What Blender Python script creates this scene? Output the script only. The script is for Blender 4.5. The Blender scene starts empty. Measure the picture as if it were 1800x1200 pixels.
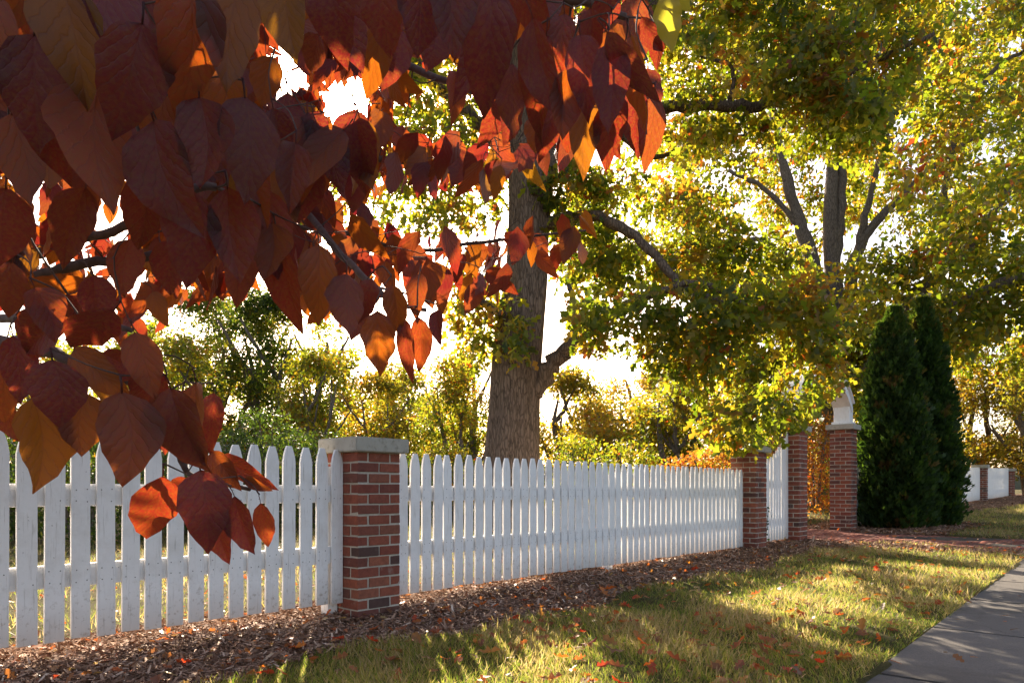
import bpy, math, random
import numpy as np
from mathutils import Vector, Matrix

random.seed(7)
rng = np.random.default_rng(7)
S = bpy.context.scene
C = S.collection

# ------------------------------------------------------------------ camera
F = 1250.0            # focal length in pixels of the 1800 wide photograph
HY = 861.0            # row of the horizon
CZ = 1.0              # height of the lens
cd = bpy.data.cameras.new('camera')
cam = bpy.data.objects.new('camera', cd)
C.objects.link(cam)
cam.location = (0, 0, CZ)
cam.rotation_euler = (math.radians(90), 0, 0)
cd.sensor_width = 36
cd.lens = 36 * F / 1800
cd.shift_y = (HY - 600) / 1800
cd.clip_start = 0.05
cd.clip_end = 5000
S.camera = cam

# ------------------------------------------------------------------ sky and sun
SUN = Vector((-0.236, 1.0, 0.546)).normalized()
sun_el = math.asin(SUN.z)
sun_az = math.atan2(SUN.x, SUN.y)
W = bpy.data.worlds.new('World')
S.world = W
W.use_nodes = True
nt = W.node_tree
nt.nodes.clear()
out = nt.nodes.new('ShaderNodeOutputWorld')
sky = nt.nodes.new('ShaderNodeTexSky')
sky.sky_type = 'NISHITA'
sky.sun_disc = False
sky.sun_elevation = sun_el
sky.sun_rotation = sun_az
sky.air_density = 1.0
sky.dust_density = 2.2
sky.ozone_density = 1.0
bg = nt.nodes.new('ShaderNodeBackground')
bg.inputs[1].default_value = 0.10
wbal = nt.nodes.new('ShaderNodeMix'); wbal.data_type = 'RGBA'; wbal.blend_type = 'MULTIPLY'   # daylight white balance of the photograph
wbal.inputs[0].default_value = 1.0
wbal.inputs[7].default_value = (1.17, 1.0, .91, 1)
nt.links.new(sky.outputs[0], wbal.inputs[6])
nt.links.new(wbal.outputs[2], bg.inputs[0])
# the sun itself and the bright air close round it
geo = nt.nodes.new('ShaderNodeTexCoord')
dot = nt.nodes.new('ShaderNodeVectorMath'); dot.operation = 'DOT_PRODUCT'
nrm = nt.nodes.new('ShaderNodeVectorMath'); nrm.operation = 'NORMALIZE'
nt.links.new(geo.outputs['Generated'], nrm.inputs[0])
nt.links.new(nrm.outputs[0], dot.inputs[0])
dot.inputs[1].default_value = SUN
acs = nt.nodes.new('ShaderNodeMath'); acs.operation = 'ARCCOSINE'
nt.links.new(dot.outputs['Value'], acs.inputs[0])
def wm(op, a, b):
    n = nt.nodes.new('ShaderNodeMath'); n.operation = op
    for i, v in enumerate((a, b)):
        if v is None: continue
        if isinstance(v, (int, float)): n.inputs[i].default_value = v
        else: nt.links.new(v, n.inputs[i])
    return n.outputs[0]
deg = wm('MULTIPLY', acs.outputs[0], 57.2958)
aur = wm('MULTIPLY', wm('EXPONENT', wm('MULTIPLY', deg, -1 / 1.6), None), 26.0)
aur2 = wm('MULTIPLY', wm('EXPONENT', wm('MULTIPLY', deg, -1 / 9.0), None), 0.5)
disc = wm('MULTIPLY', wm('LESS_THAN', deg, 0.5), 120.0)
tot = wm('ADD', wm('ADD', aur, aur2), disc)
bg2 = nt.nodes.new('ShaderNodeBackground')
bg2.inputs[0].default_value = (1.0, 0.86, 0.62, 1)
nt.links.new(tot, bg2.inputs[1])
add = nt.nodes.new('ShaderNodeAddShader')
nt.links.new(bg.outputs[0], add.inputs[0])
nt.links.new(bg2.outputs[0], add.inputs[1])
nt.links.new(add.outputs[0], out.inputs[0])

ld = bpy.data.lights.new('sun', 'SUN')
ld.energy = 5.0
ld.angle = math.radians(0.5)
ld.color = (1.0, 0.86, 0.66)
sun = bpy.data.objects.new('sun', ld)
C.objects.link(sun)
sun.rotation_euler = SUN.to_track_quat('Z', 'Y').to_euler()
sun.location = (0, 0, 20)

S.view_settings.view_transform = 'Standard'
S.view_settings.look = 'None'
S.view_settings.gamma = 1
S.view_settings.exposure = 1.74
S.view_settings.use_curve_mapping = False
S.render.engine = 'CYCLES'
S.cycles.use_denoising = True
S.cycles.max_bounces = 7
S.cycles.diffuse_bounces = 3
S.cycles.transmission_bounces = 4
S.cycles.transparent_max_bounces = 4

# ------------------------------------------------------------------ frame of the fence
PHI = math.atan2(F, 1122.0)
DX, DY = math.cos(PHI), math.sin(PHI)      # along the fence, away from the lens
NX, NY = DY, -DX                            # from the fence towards the pavement
OX, OY = -1.193, 4.986

def W2(s, m):
    return OX + s * DX + m * NX, OY + s * DY + m * NY

def SM(x, y):
    x = x - OX; y = y - OY
    return x * DX + y * DY, x * NX + y * NY

_bs = [-400, -3, 0, 6.5, 11, 15, 20, 24, 30, 60, 400]
_bz = [0.05, .12, .128, .19, .28, .37, .56, .62, .74, .95, 1.2]
def gz(s, m):
    s = np.asarray(s, float); m = np.asarray(m, float)
    z = np.interp(s, _bs, _bz) - 0.08 * np.clip(m, 0, .3) - 0.008 * np.clip(m - .3, 0, 12)
    z = z + .012 * np.sin(s * 2.1 + m * 1.3) * np.clip(m, 0, 1) + .008 * np.sin(s * 5.3 - m * 3.1)
    return z

def PX(px, py, Z):
    return Vector(((px - 900) / F * Z, Z, CZ - (py - HY) / F * Z))

def fence_rot():
    return PHI

# ------------------------------------------------------------------ helpers
def tag(o, label=None, cat=None, group=None, kind=None):
    if label: o['label'] = label
    if cat: o['category'] = cat
    if group: o['group'] = group
    if kind: o['kind'] = kind
    return o

def empty(name, loc, rz=0.0):
    o = bpy.data.objects.new(name, None)
    o.empty_display_size = .2
    C.objects.link(o)
    o.location = loc
    o.rotation_euler = (0, 0, rz)
    return o

def link(name, me, parent=None, mat=None, smooth=False):
    o = bpy.data.objects.new(name, me)
    C.objects.link(o)
    if mat is not None and not me.materials:
        me.materials.append(mat)
    if parent is not None:
        o.parent = parent
    if smooth:
        me.polygons.foreach_set('use_smooth', [True] * len(me.polygons))
    return o

def npmesh(name, V, T, tint=None, uv=None, smooth=False):
    """mesh from an (n,3) vertex array and an (m,3) or (m,4) face array"""
    V = np.asarray(V, np.float32); T = np.asarray(T, np.int32)
    k = T.shape[1]
    me = bpy.data.meshes.new(name)
    me.vertices.add(len(V)); me.vertices.foreach_set('co', V.ravel())
    me.loops.add(T.size); me.loops.foreach_set('vertex_index', T.ravel())
    me.polygons.add(len(T))
    me.polygons.foreach_set('loop_start', np.arange(0, T.size, k, dtype=np.int32))
    me.polygons.foreach_set('loop_total', np.full(len(T), k, np.int32))
    if smooth:
        me.polygons.foreach_set('use_smooth', np.ones(len(T), bool))
    if tint is not None:
        a = me.attributes.new('tint', 'FLOAT', 'POINT')
        a.data.foreach_set('value', np.asarray(tint, np.float32))
    if uv is not None:
        u = me.uv_layers.new(name='uv')
        u.data.foreach_set('uv', np.asarray(uv, np.float32)[T.ravel()].ravel())
    me.update(calc_edges=True)
    me.validate()
    return me

class MB:
    """collects quads / polygons for one mesh"""
    def __init__(s): s.v = []; s.f = []
    def box(s, a, b):
        (x0, y0, z0), (x1, y1, z1) = a, b
        n = len(s.v)
        s.v += [(x0, y0, z0), (x1, y0, z0), (x1, y1, z0), (x0, y1, z0), (x0, y0, z1), (x1, y0, z1), (x1, y1, z1), (x0, y1, z1)]
        s.f += [tuple(n + i for i in q) for q in ((0, 3, 2, 1), (4, 5, 6, 7), (0, 1, 5, 4), (1, 2, 6, 5), (2, 3, 7, 6), (3, 0, 4, 7))]
        return s
    def tube(s, P, R, sides=6, cap=True, rough=0.0, seed=0):
        P = [Vector(p) for p in P]
        n0 = len(s.v)
        up = Vector((0.13, 0.31, 0.94)).normalized()
        a = None
        r_ = random.Random(seed)
        fur = [r_.uniform(-1, 1) for _ in range(sides)]
        for i, p in enumerate(P):
            t = (P[min(i + 1, len(P) - 1)] - P[max(i - 1, 0)])
            if t.length < 1e-9: t = Vector((0, 0, 1))
            t.normalize()
            if a is None:
                a = t.cross(up)
                if a.length < .05: a = t.cross(Vector((1, 0, 0)))
            a = (a - t * a.dot(t)).normalized()
            b = t.cross(a)
            if rough and r_.random() < .5:
                k = r_.randrange(sides); fur[k] = fur[k] * .5 + r_.uniform(-.6, .6)
            for k in range(sides):
                th = 2 * math.pi * k / sides
                rr = R[i] * (1 + rough * fur[k])
                s.v.append(tuple(p + a * (math.cos(th) * rr) + b * (math.sin(th) * rr)))
        for i in range(len(P) - 1):
            for k in range(sides):
                k2 = (k + 1) % sides
                s.f.append((n0 + i * sides + k, n0 + i * sides + k2, n0 + (i + 1) * sides + k2, n0 + (i + 1) * sides + k))
        if cap:
            s.f.append(tuple(n0 + k for k in range(sides))[::-1])
            s.f.append(tuple(n0 + (len(P) - 1) * sides + k for k in range(sides)))
        return s
    def mesh(s, name, smooth=False):
        me = bpy.data.meshes.new(name)
        me.from_pydata(s.v, [], s.f)
        if smooth: me.polygons.foreach_set('use_smooth', [True] * len(me.polygons))
        me.update()
        return me
    def build(s, name, mat, parent=None, smooth=False):
        return link(name, s.mesh(name, smooth), parent, mat)

def bevel(me, w, seg=1):
    import bmesh
    bm = bmesh.new(); bm.from_mesh(me)
    bmesh.ops.bevel(bm, geom=list(bm.edges), offset=w, segments=seg, affect='EDGES', clamp_overlap=True)
    bm.to_mesh(me); bm.free(); me.update()
    return me

def spline(pts, n):
    """Catmull-Rom through rows of numbers"""
    P = np.asarray(pts, float)
    P = np.vstack([2 * P[0] - P[1], P, 2 * P[-1] - P[-2]])
    o = []
    for i in range(1, len(P) - 2):
        for k in range(n):
            t = k / n
            a, b, c, d = P[i - 1], P[i], P[i + 1], P[i + 2]
            o.append(.5 * ((2 * b) + (c - a) * t + (2 * a - 5 * b + 4 * c - d) * t * t + (3 * b - a - 3 * c + d) * t ** 3))
    o.append(P[-2])
    return np.array(o)

# ------------------------------------------------------------------ materials
def mat(name):
    m = bpy.data.materials.new(name)
    m.use_nodes = True
    t = m.node_tree
    t.nodes.clear()
    o = t.nodes.new('ShaderNodeOutputMaterial')
    return m, t, o

def nd(t, kind, ins=None, **kw):
    n = t.nodes.new(kind)
    for k, v in kw.items(): setattr(n, k, v)
    for k, v in (ins or {}).items():
        if isinstance(v, bpy.types.NodeSocket): t.links.new(v, n.inputs[k])
        else: n.inputs[k].default_value = v
    return n

def ramp(t, fac, stops, interp='LINEAR'):
    n = t.nodes.new('ShaderNodeValToRGB')
    e = n.color_ramp.elements
    n.color_ramp.interpolation = interp
    while len(e) < len(stops): e.new(.5)
    for q, (p, c) in zip(e, stops):
        q.position = p; q.color = tuple(c) + (1,) if len(c) == 3 else c
    t.links.new(fac, n.inputs[0])
    return n.outputs[0]

def mixc(t, fac, a, b, mode='MIX'):
    n = t.nodes.new('ShaderNodeMix'); n.data_type = 'RGBA'; n.blend_type = mode
    for i, v in ((0, fac), (6, a), (7, b)):
        if isinstance(v, bpy.types.NodeSocket): t.links.new(v, n.inputs[i])
        elif isinstance(v, (tuple, list)): n.inputs[i].default_value = tuple(v) + (1,) if len(v) == 3 else v
        else: n.inputs[i].default_value = v
    return n.outputs[2]

def mth(t, op, a, b=None):
    n = t.nodes.new('ShaderNodeMath'); n.operation = op
    for i, v in enumerate((a, b)):
        if v is None: continue
        if isinstance(v, bpy.types.NodeSocket): t.links.new(v, n.inputs[i])
        else: n.inputs[i].default_value = v
    return n.outputs[0]

def noise(t, scale, detail=4, rough=.6, co=None, dist=0):
    n = nd(t, 'ShaderNodeTexNoise', {'Scale': scale, 'Detail': detail, 'Roughness': rough, 'Distortion': dist})
    if co is not None: t.links.new(co, n.inputs['Vector'])
    return n.outputs['Fac']

def coords(t, scale=(1, 1, 1), kind='Object'):
    c = t.nodes.new('ShaderNodeTexCoord')
    m = nd(t, 'ShaderNodeMapping', {'Vector': c.outputs[kind], 'Scale': scale})
    return m.outputs[0]

def principled(t, o, col, rough=.8, bump=None, bs=.3, bd=.01, spec=.3):
    p = nd(t, 'ShaderNodeBsdfPrincipled', {'Roughness': rough, 'Specular IOR Level': spec})
    if isinstance(col, bpy.types.NodeSocket): t.links.new(col, p.inputs['Base Color'])
    else: p.inputs['Base Color'].default_value = tuple(col) + (1,)
    if bump is not None:
        b = nd(t, 'ShaderNodeBump', {'Strength': bs, 'Distance': bd, 'Height': bump})
        t.links.new(b.outputs[0], p.inputs['Normal'])
    t.links.new(p.outputs[0], o.inputs[0])
    return p

def rnd(t):
    return t.nodes.new('ShaderNodeObjectInfo').outputs['Random']

def addrand(t, co, k=37.0):
    """shift texture space per object so that alike pieces differ"""
    c = nd(t, 'ShaderNodeCombineXYZ', {0: mth(t, 'MULTIPLY', rnd(t), k), 1: mth(t, 'MULTIPLY', rnd(t), k * 2.7), 2: mth(t, 'MULTIPLY', rnd(t), k * .7)})
    a = nd(t, 'ShaderNodeVectorMath', {0: co, 1: c.outputs[0]}, operation='ADD')
    return a.outputs[0]

def m_paint():
    m, t, o = mat('white_fence_paint')
    co = addrand(t, coords(t))
    gr = nd(t, 'ShaderNodeMapping', {'Vector': co, 'Scale': (90, 90, 5)}).outputs[0]
    g = noise(t, 1.0, 5, .65, gr)
    d = noise(t, 7, 6, .7, co)
    sp = noise(t, 60, 3, .6, co)
    c = mixc(t, ramp(t, d, [(.45, (0, 0, 0)), (.8, (1, 1, 1))]), (.84, .83, .82), (.70, .68, .65))
    c = mixc(t, ramp(t, g, [(.58, (0, 0, 0)), (.76, (1, 1, 1))]), c, (.45, .42, .38))
    c = mixc(t, ramp(t, sp, [(.70, (0, 0, 0)), (.76, (1, 1, 1))]), c, (.30, .28, .25))
    # grime close to the ground
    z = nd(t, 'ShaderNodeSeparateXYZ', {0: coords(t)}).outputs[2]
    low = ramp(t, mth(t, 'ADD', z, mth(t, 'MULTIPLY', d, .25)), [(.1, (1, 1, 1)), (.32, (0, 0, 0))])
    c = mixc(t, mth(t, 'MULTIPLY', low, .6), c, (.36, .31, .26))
    spl = noise(t, 34, 4, .7, co)
    lo2 = ramp(t, z, [(.0, (1, 1, 1)), (.38, (0, 0, 0))])
    c = mixc(t, mth(t, 'MULTIPLY', lo2, ramp(t, spl, [(.56, (0, 0, 0)), (.68, (.8, .8, .8))])), c, (.30, .24, .18))
    principled(t, o, c, .55, g, .5, .002, .35)
    return m

def m_brick():
    m, t, o = mat('red_brick')
    r = rnd(t)
    base = ramp(t, r, [(0, (.28, .085, .052)), (.18, (.37, .115, .065)), (.34, (.24, .07, .048)), (.5, (.33, .10, .06)),
                       (.64, (.13, .065, .052)), (.76, (.40, .135, .075)), (.88, (.10, .062, .052)), (1, (.29, .08, .052))])
    co = addrand(t, coords(t))
    n = noise(t, 30, 6, .7, co)
    n2 = noise(t, 9, 4, .6, co)
    c = mixc(t, ramp(t, n, [(.3, (0, 0, 0)), (.75, (1, 1, 1))]), mixc(t, .5, base, (.05, .02, .02), 'MIX'), base)
    c = mixc(t, ramp(t, n2, [(.62, (0, 0, 0)), (.8, (.5, .5, .5))]), c, (.42, .34, .28))
    principled(t, o, c, .88, n, .6, .004, .2)
    return m

def m_simple(name, c1, c2, sc, rough=.85, bs=.4, bd=.004, stretch=(1, 1, 1)):
    m, t, o = mat(name)
    co = coords(t, stretch)
    n = noise(t, sc, 6, .68, co)
    n2 = noise(t, sc * .13, 3, .6, co)
    c = mixc(t, ramp(t, n, [(.3, (0, 0, 0)), (.7, (1, 1, 1))]), c1, c2)
    c = mixc(t, ramp(t, n2, [(.35, (.45, .45, .45)), (.7, (0, 0, 0))]), c, tuple(v * .55 for v in c1))
    principled(t, o, c, rough, n, bs, bd, .25)
    return m

def m_bark(name, c1, c2, sc=1.0):
    m, t, o = mat(name)
    wob = nd(t, 'ShaderNodeVectorMath', {0: coords(t, (18 * sc, 18 * sc, 3.2 * sc)), 1: nd(t, 'ShaderNodeTexNoise', {'Scale': 6.0, 'Detail': 4.0, 'Vector': coords(t)}).outputs['Color']}, operation='ADD').outputs[0]
    v = nd(t, 'ShaderNodeTexVoronoi', {'Vector': wob, 'Scale': 1.6, 'Randomness': 1.0}, feature='DISTANCE_TO_EDGE').outputs[0]
    n = noise(t, 1.4, 7, .75, wob, .4)
    n2 = noise(t, 1.2, 4, .6, coords(t))
    crack = mth(t, 'ADD', mth(t, 'MULTIPLY', ramp(t, v, [(0, (0, 0, 0)), (.30, (1, 1, 1))]), .45), mth(t, 'MULTIPLY', n, .8))
    c = mixc(t, ramp(t, crack, [(.30, (0, 0, 0)), (.72, (1, 1, 1))]), c1, c2)
    c = mixc(t, ramp(t, n2, [(.4, (0, 0, 0)), (.7, (.5, .5, .5))]), c, tuple(x * .55 for x in c2))
    principled(t, o, c, .95, crack, .9, .03 / sc, .1)
    return m

def m_leaf(name, stops, tstops, trans=.55, attr=True, rough=.5, spec=.35):
    """thin leaf: reflects a little, lets the light behind it through"""
    m, t, o = mat(name)
    if attr:
        a = nd(t, 'ShaderNodeAttribute', attribute_name='tint').outputs['Fac']
    else:
        a = rnd(t)
    c = ramp(t, a, stops)
    ct = ramp(t, a, tstops)
    d = nd(t, 'ShaderNodeBsdfPrincipled', {'Base Color': c, 'Roughness': rough, 'Specular IOR Level': spec})
    tr = nd(t, 'ShaderNodeBsdfTranslucent', {'Color': ct})
    x = nd(t, 'ShaderNodeMixShader', {0: trans, 1: d.outputs[0], 2: tr.outputs[0]})
    t.links.new(x.outputs[0], o.inputs[0])
    return m

def m_dogwood(name, attr=False):
    m, t, o = mat(name)
    a = nd(t, 'ShaderNodeAttribute', attribute_name='tint').outputs['Fac'] if attr else rnd(t)
    uv = t.nodes.new('ShaderNodeUVMap').outputs[0]
    s = nd(t, 'ShaderNodeSeparateXYZ', {0: uv})
    au = mth(t, 'ABSOLUTE', mth(t, 'SUBTRACT', s.outputs[0], .5))      # 0 at the midrib
    # veins that leave the midrib and bend towards the tip
    nv = noise(t, 12, 2, .5, coords(t))
    ph = mth(t, 'ADD', mth(t, 'SUBTRACT', mth(t, 'MULTIPLY', s.outputs[1], 6.3), mth(t, 'MULTIPLY', mth(t, 'POWER', au, .8), 5.6)), mth(t, 'MULTIPLY', nv, .9))
    fr = mth(t, 'ABSOLUTE', mth(t, 'SUBTRACT', mth(t, 'FRACT', ph), .5))
    vein = ramp(t, fr, [(0, (1, 1, 1)), (.10, (0, 0, 0))])
    rib = ramp(t, au, [(0, (1, 1, 1)), (.022, (0, 0, 0))])
    vein = mth(t, 'MAXIMUM', vein, rib)
    quilt = ramp(t, fr, [(0, (0, 0, 0)), (.5, (1, 1, 1))])
    co = coords(t, (1, 1, 1))
    if not attr: co = addrand(t, co, 3.0)
    n = noise(t, 26 if not attr else 14, 5, .65, co, .4)
    fine = noise(t, 260, 3, .6, co)
    spots = noise(t, 90, 2, .5, co)
    base = ramp(t, a, [(0, (.026, .008, .014)), (.2, (.040, .009, .013)), (.38, (.025, .008, .018)), (.52, (.050, .012, .011)),
                       (.66, (.033, .009, .016)), (.8, (.050, .010, .013)), (.95, (.028, .018, .010)), (1, (.036, .020, .010))])  # leaf's purple-red, with purple of sky reflection and flare put into the colour
    tb = ramp(t, a, [(0, (.50, .030, .028)), (.2, (.72, .060, .020)), (.38, (.42, .022, .034)), (.52, (.97, .24, .012)),
                     (.66, (.55, .035, .030)), (.8, (.95, .16, .012)), (.95, (.92, .30, .015)), (1, (.98, .42, .02))])
    g = ramp(t, n, [(.40, (0, 0, 0)), (.66, (1, 1, 1))])
    base = mixc(t, mth(t, 'MULTIPLY', g, .55), base, (.022, .020, .008))
    tb = mixc(t, mth(t, 'MULTIPLY', g, .40), tb, (.80, .34, .02))
    base = mixc(t, mth(t, 'MULTIPLY', vein, .26), base, (.10, .035, .034))
    base = mixc(t, ramp(t, spots, [(.70, (0, 0, 0)), (.74, (.8, .8, .8))]), base, (.03, .015, .012))
    base = mixc(t, mth(t, 'ADD', mth(t, 'MULTIPLY', fine, .4), .22), base, (.012, .005, .010))
    tb = mixc(t, mth(t, 'MULTIPLY', vein, .25), tb, (.30, .04, .02))
    h = mth(t, 'ADD', mth(t, 'SUBTRACT', mth(t, 'MULTIPLY', quilt, .8), vein), mth(t, 'MULTIPLY', fine, .5))
    b = nd(t, 'ShaderNodeBump', {'Strength': .35, 'Distance': .0012, 'Height': h})
    d = nd(t, 'ShaderNodeBsdfPrincipled', {'Base Color': base, 'Roughness': .5, 'Specular IOR Level': .4, 'Normal': b.outputs[0]})
    tr = nd(t, 'ShaderNodeBsdfTranslucent', {'Color': tb, 'Normal': b.outputs[0]})
    x = nd(t, 'ShaderNodeMixShader', {0: .24, 1: d.outputs[0], 2: tr.outputs[0]})
    t.links.new(x.outputs[0], o.inputs[0])
    return m

def m_ground():
    """lawn, turning to bark mulch close to the fence and beside the walk"""
    m, t, o = mat('lawn_and_soil')
    co = coords(t, (1, 1, 1))
    n = noise(t, 14, 6, .7, co); n2 = noise(t, 1.3, 4, .6, co); n3 = noise(t, 70, 4, .7, co)
    gr = mixc(t, n2, (.050, .062, .016), (.16, .125, .045))
    gr = mixc(t, ramp(t, n3, [(.35, (0, 0, 0)), (.7, (1, 1, 1))]), gr, (.045, .032, .015))
    mu = mixc(t, ramp(t, n3, [(.35, (0, 0, 0)), (.7, (1, 1, 1))]), (.06, .034, .022), (.22, .125, .08))
    a = nd(t, 'ShaderNodeAttribute', attribute_name='tint').outputs['Fac']
    f = ramp(t, mth(t, 'ADD', a, mth(t, 'MULTIPLY', mth(t, 'SUBTRACT', n, .5), .7)), [(.42, (0, 0, 0)), (.58, (1, 1, 1))])
    c = mixc(t, f, gr, mu)
    principled(t, o, c, .95, mth(t, 'ADD', n, n3), .9, .03, .1)
    return m

def m_concrete():
    m, t, o = mat('pavement_concrete')
    co = coords(t)
    n = noise(t, 120, 5, .7, co); n2 = noise(t, 2.2, 5, .65, co); n3 = noise(t, 500, 2, .5, co)
    c = mixc(t, n2, (.11, .096, .085), (.19, .168, .15))
    c = mixc(t, ramp(t, n, [(.35, (.6, .6, .6)), (.6, (0, 0, 0))]), c, (.055, .05, .047))
    c = mixc(t, ramp(t, n3, [(.62, (0, 0, 0)), (.7, (.6, .6, .6))]), c, (.24, .22, .20))
    wv = nd(t, 'ShaderNodeVectorMath', {0: co, 1: nd(t, 'ShaderNodeTexNoise', {'Scale': 3.0, 'Detail': 5.0, 'Vector': co}).outputs['Color']}, operation='ADD').outputs[0]
    vc = nd(t, 'ShaderNodeTexVoronoi', {'Vector': wv, 'Scale': .28}, feature='DISTANCE_TO_EDGE').outputs[0]
    c = mixc(t, ramp(t, vc, [(0, (.7, .7, .7)), (.0022, (0, 0, 0))]), c, (.03, .028, .026))
    n4 = noise(t, .9, 6, .75, co, 1.0)
    c = mixc(t, ramp(t, n4, [(.50, (0, 0, 0)), (.68, (.75, .75, .75))]), c, (.065, .055, .045))
    r = rnd(t)
    c = mixc(t, mth(t, 'MULTIPLY', r, .25), c, (.07, .065, .065))
    principled(t, o, c, .9, mth(t, 'ADD', n, n3), .45, .003, .25)
    return m

def m_cap():
    m, t, o = mat('cast_stone')
    co = addrand(t, coords(t))
    n = noise(t, 22, 6, .72, co); n2 = noise(t, 6, 5, .65, co); n3 = noise(t, 140, 3, .6, co)
    c = mixc(t, n2, (.30, .275, .22), (.50, .47, .41))
    c = mixc(t, ramp(t, n, [(.52, (0, 0, 0)), (.74, (.8, .8, .8))]), c, (.15, .14, .10))
    c = mixc(t, ramp(t, n3, [(.66, (0, 0, 0)), (.74, (.6, .6, .6))]), c, (.12, .11, .09))
    principled(t, o, c, .9, mth(t, 'ADD', n, n3), .4, .003, .2)
    return m

def m_mulch(name, cols):
    m, t, o = mat(name)
    a = nd(t, 'ShaderNodeAttribute', attribute_name='tint').outputs['Fac']
    c = ramp(t, a, cols)
    principled(t, o, c, .8, None, spec=.12)
    return m

M = {}
M['paint'] = m_paint()
M['brick'] = m_brick()
M['mortar'] = m_simple('mortar', (.42, .37, .30), (.56, .50, .42), 60, .95)
M['cap'] = m_cap()
M['bark'] = m_bark('oak_bark', (.04, .028, .020), (.215, .150, .108))
M['bark2'] = m_bark('grey_bark', (.055, .042, .034), (.25, .20, .16), 1.2)
M['twig'] = m_simple('twig_bark', (.035, .025, .02), (.11, .08, .06), 40, .9)
M['twig_red'] = m_simple('dogwood_twig', (.075, .045, .04), (.20, .13, .11), 60, .8)
M['ground'] = m_ground()
M['concrete'] = m_concrete()
M['joint'] = m_simple('joint_soil', (.03, .025, .02), (.08, .065, .05), 80)
M['metal'] = m_simple('dull_nail', (.12, .11, .10), (.22, .2, .18), 200, .6)
M['paver'] = m_mulch('paver_brick', [(0, (.20, .075, .05)), (.4, (.29, .11, .08)), (.7, (.15, .07, .055)), (1, (.33, .15, .11))])
oak_d = [(0, (.018, .032, .008)), (.35, (.036, .052, .011)), (.6, (.070, .070, .014)), (.8, (.12, .072, .014)), (.93, (.15, .048, .014)), (1, (.13, .030, .012))]
oak_t = [(0, (.15, .26, .012)), (.35, (.38, .46, .02)), (.6, (.70, .60, .03)), (.8, (.78, .44, .025)), (.93, (.80, .22, .02)), (1, (.70, .10, .02))]
M['oak'] = m_leaf('oak_leaf', oak_d, oak_t, .46)
M['oak2'] = m_leaf('oak_leaf_distant', oak_d, oak_t, .46)
M['gold'] = m_leaf('golden_leaf', [(0, (.03, .05, .012)), (.4, (.09, .085, .016)), (.8, (.18, .10, .018)), (1, (.18, .05, .016))],
                   [(0, (.22, .33, .02)), (.4, (.60, .52, .03)), (.8, (.90, .48, .03)), (1, (.80, .22, .02))], .44)
M['shrub'] = m_leaf('shrub_leaf', [(0, (.018, .035, .010)), (.6, (.04, .065, .014)), (1, (.09, .09, .02))],
                    [(0, (.05, .11, .012)), (.6, (.16, .25, .02)), (1, (.45, .42, .03))], .34)
M['rust'] = m_leaf('rust_leaf', [(0, (.06, .06, .016)), (.4, (.16, .07, .02)), (1, (.20, .035, .018))],
                   [(0, (.40, .40, .03)), (.4, (.80, .34, .03)), (1, (.72, .09, .03))], .5)
M['dusk'] = m_leaf('dark_tree_leaf', [(0, (.014, .026, .008)), (.5, (.03, .04, .010)), (.85, (.08, .06, .014)), (1, (.11, .045, .014))],
                   [(0, (.06, .12, .01)), (.5, (.20, .28, .02)), (.85, (.62, .48, .03)), (1, (.70, .30, .02))], .5)
M['thuja'] = m_leaf('arborvitae_spray', [(0, (.014, .030, .010)), (.6, (.030, .055, .014)), (.9, (.06, .08, .018)), (1, (.10, .05, .02))],
                    [(0, (.06, .14, .015)), (.6, (.16, .28, .02)), (1, (.35, .35, .03))], .28, rough=.6, spec=.25)
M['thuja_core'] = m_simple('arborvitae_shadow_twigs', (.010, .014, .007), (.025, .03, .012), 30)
M['grass'] = m_leaf('grass_blade', [(0, (.026, .050, .012)), (.4, (.050, .066, .017)), (.62, (.12, .095, .04)), (1, (.28, .205, .11))],
                    [(0, (.22, .38, .03)), (.4, (.48, .52, .06)), (.62, (.68, .52, .15)), (1, (.84, .64, .32))], .50)
M['litter'] = m_leaf('fallen_leaf', [(0, (.22, .10, .045)), (.35, (.28, .12, .04)), (.6, (.32, .09, .025)), (.85, (.16, .09, .05)), (1, (.40, .26, .10))],
                     [(0, (.35, .14, .05)), (.35, (.60, .20, .03)), (.6, (.85, .16, .02)), (.85, (.25, .12, .05)), (1, (.7, .45, .1))], .35)
M['litter_obj'] = m_leaf('fallen_oak_leaf', [(0, (.26, .10, .04)), (.2, (.36, .09, .025)), (.4, (.20, .11, .06)), (.6, (.34, .05, .022)), (.8, (.36, .17, .05)), (1, (.17, .08, .045))],
                         [(0, (.5, .16, .04)), (.2, (.9, .18, .02)), (.4, (.25, .12, .05)), (.6, (.85, .07, .02)), (.8, (.85, .38, .04)), (1, (.3, .12, .05))], .4, attr=False)
M['mulch'] = m_mulch('mulch_chip', [(0, (.10, .055, .036)), (.35, (.25, .14, .09)), (.65, (.40, .25, .17)), (.9, (.54, .38, .28)), (1, (.66, .54, .43))])
M['dog'] = m_dogwood('dogwood_leaf')
M['dog_small'] = m_dogwood('dogwood_leaf_small', True)
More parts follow.
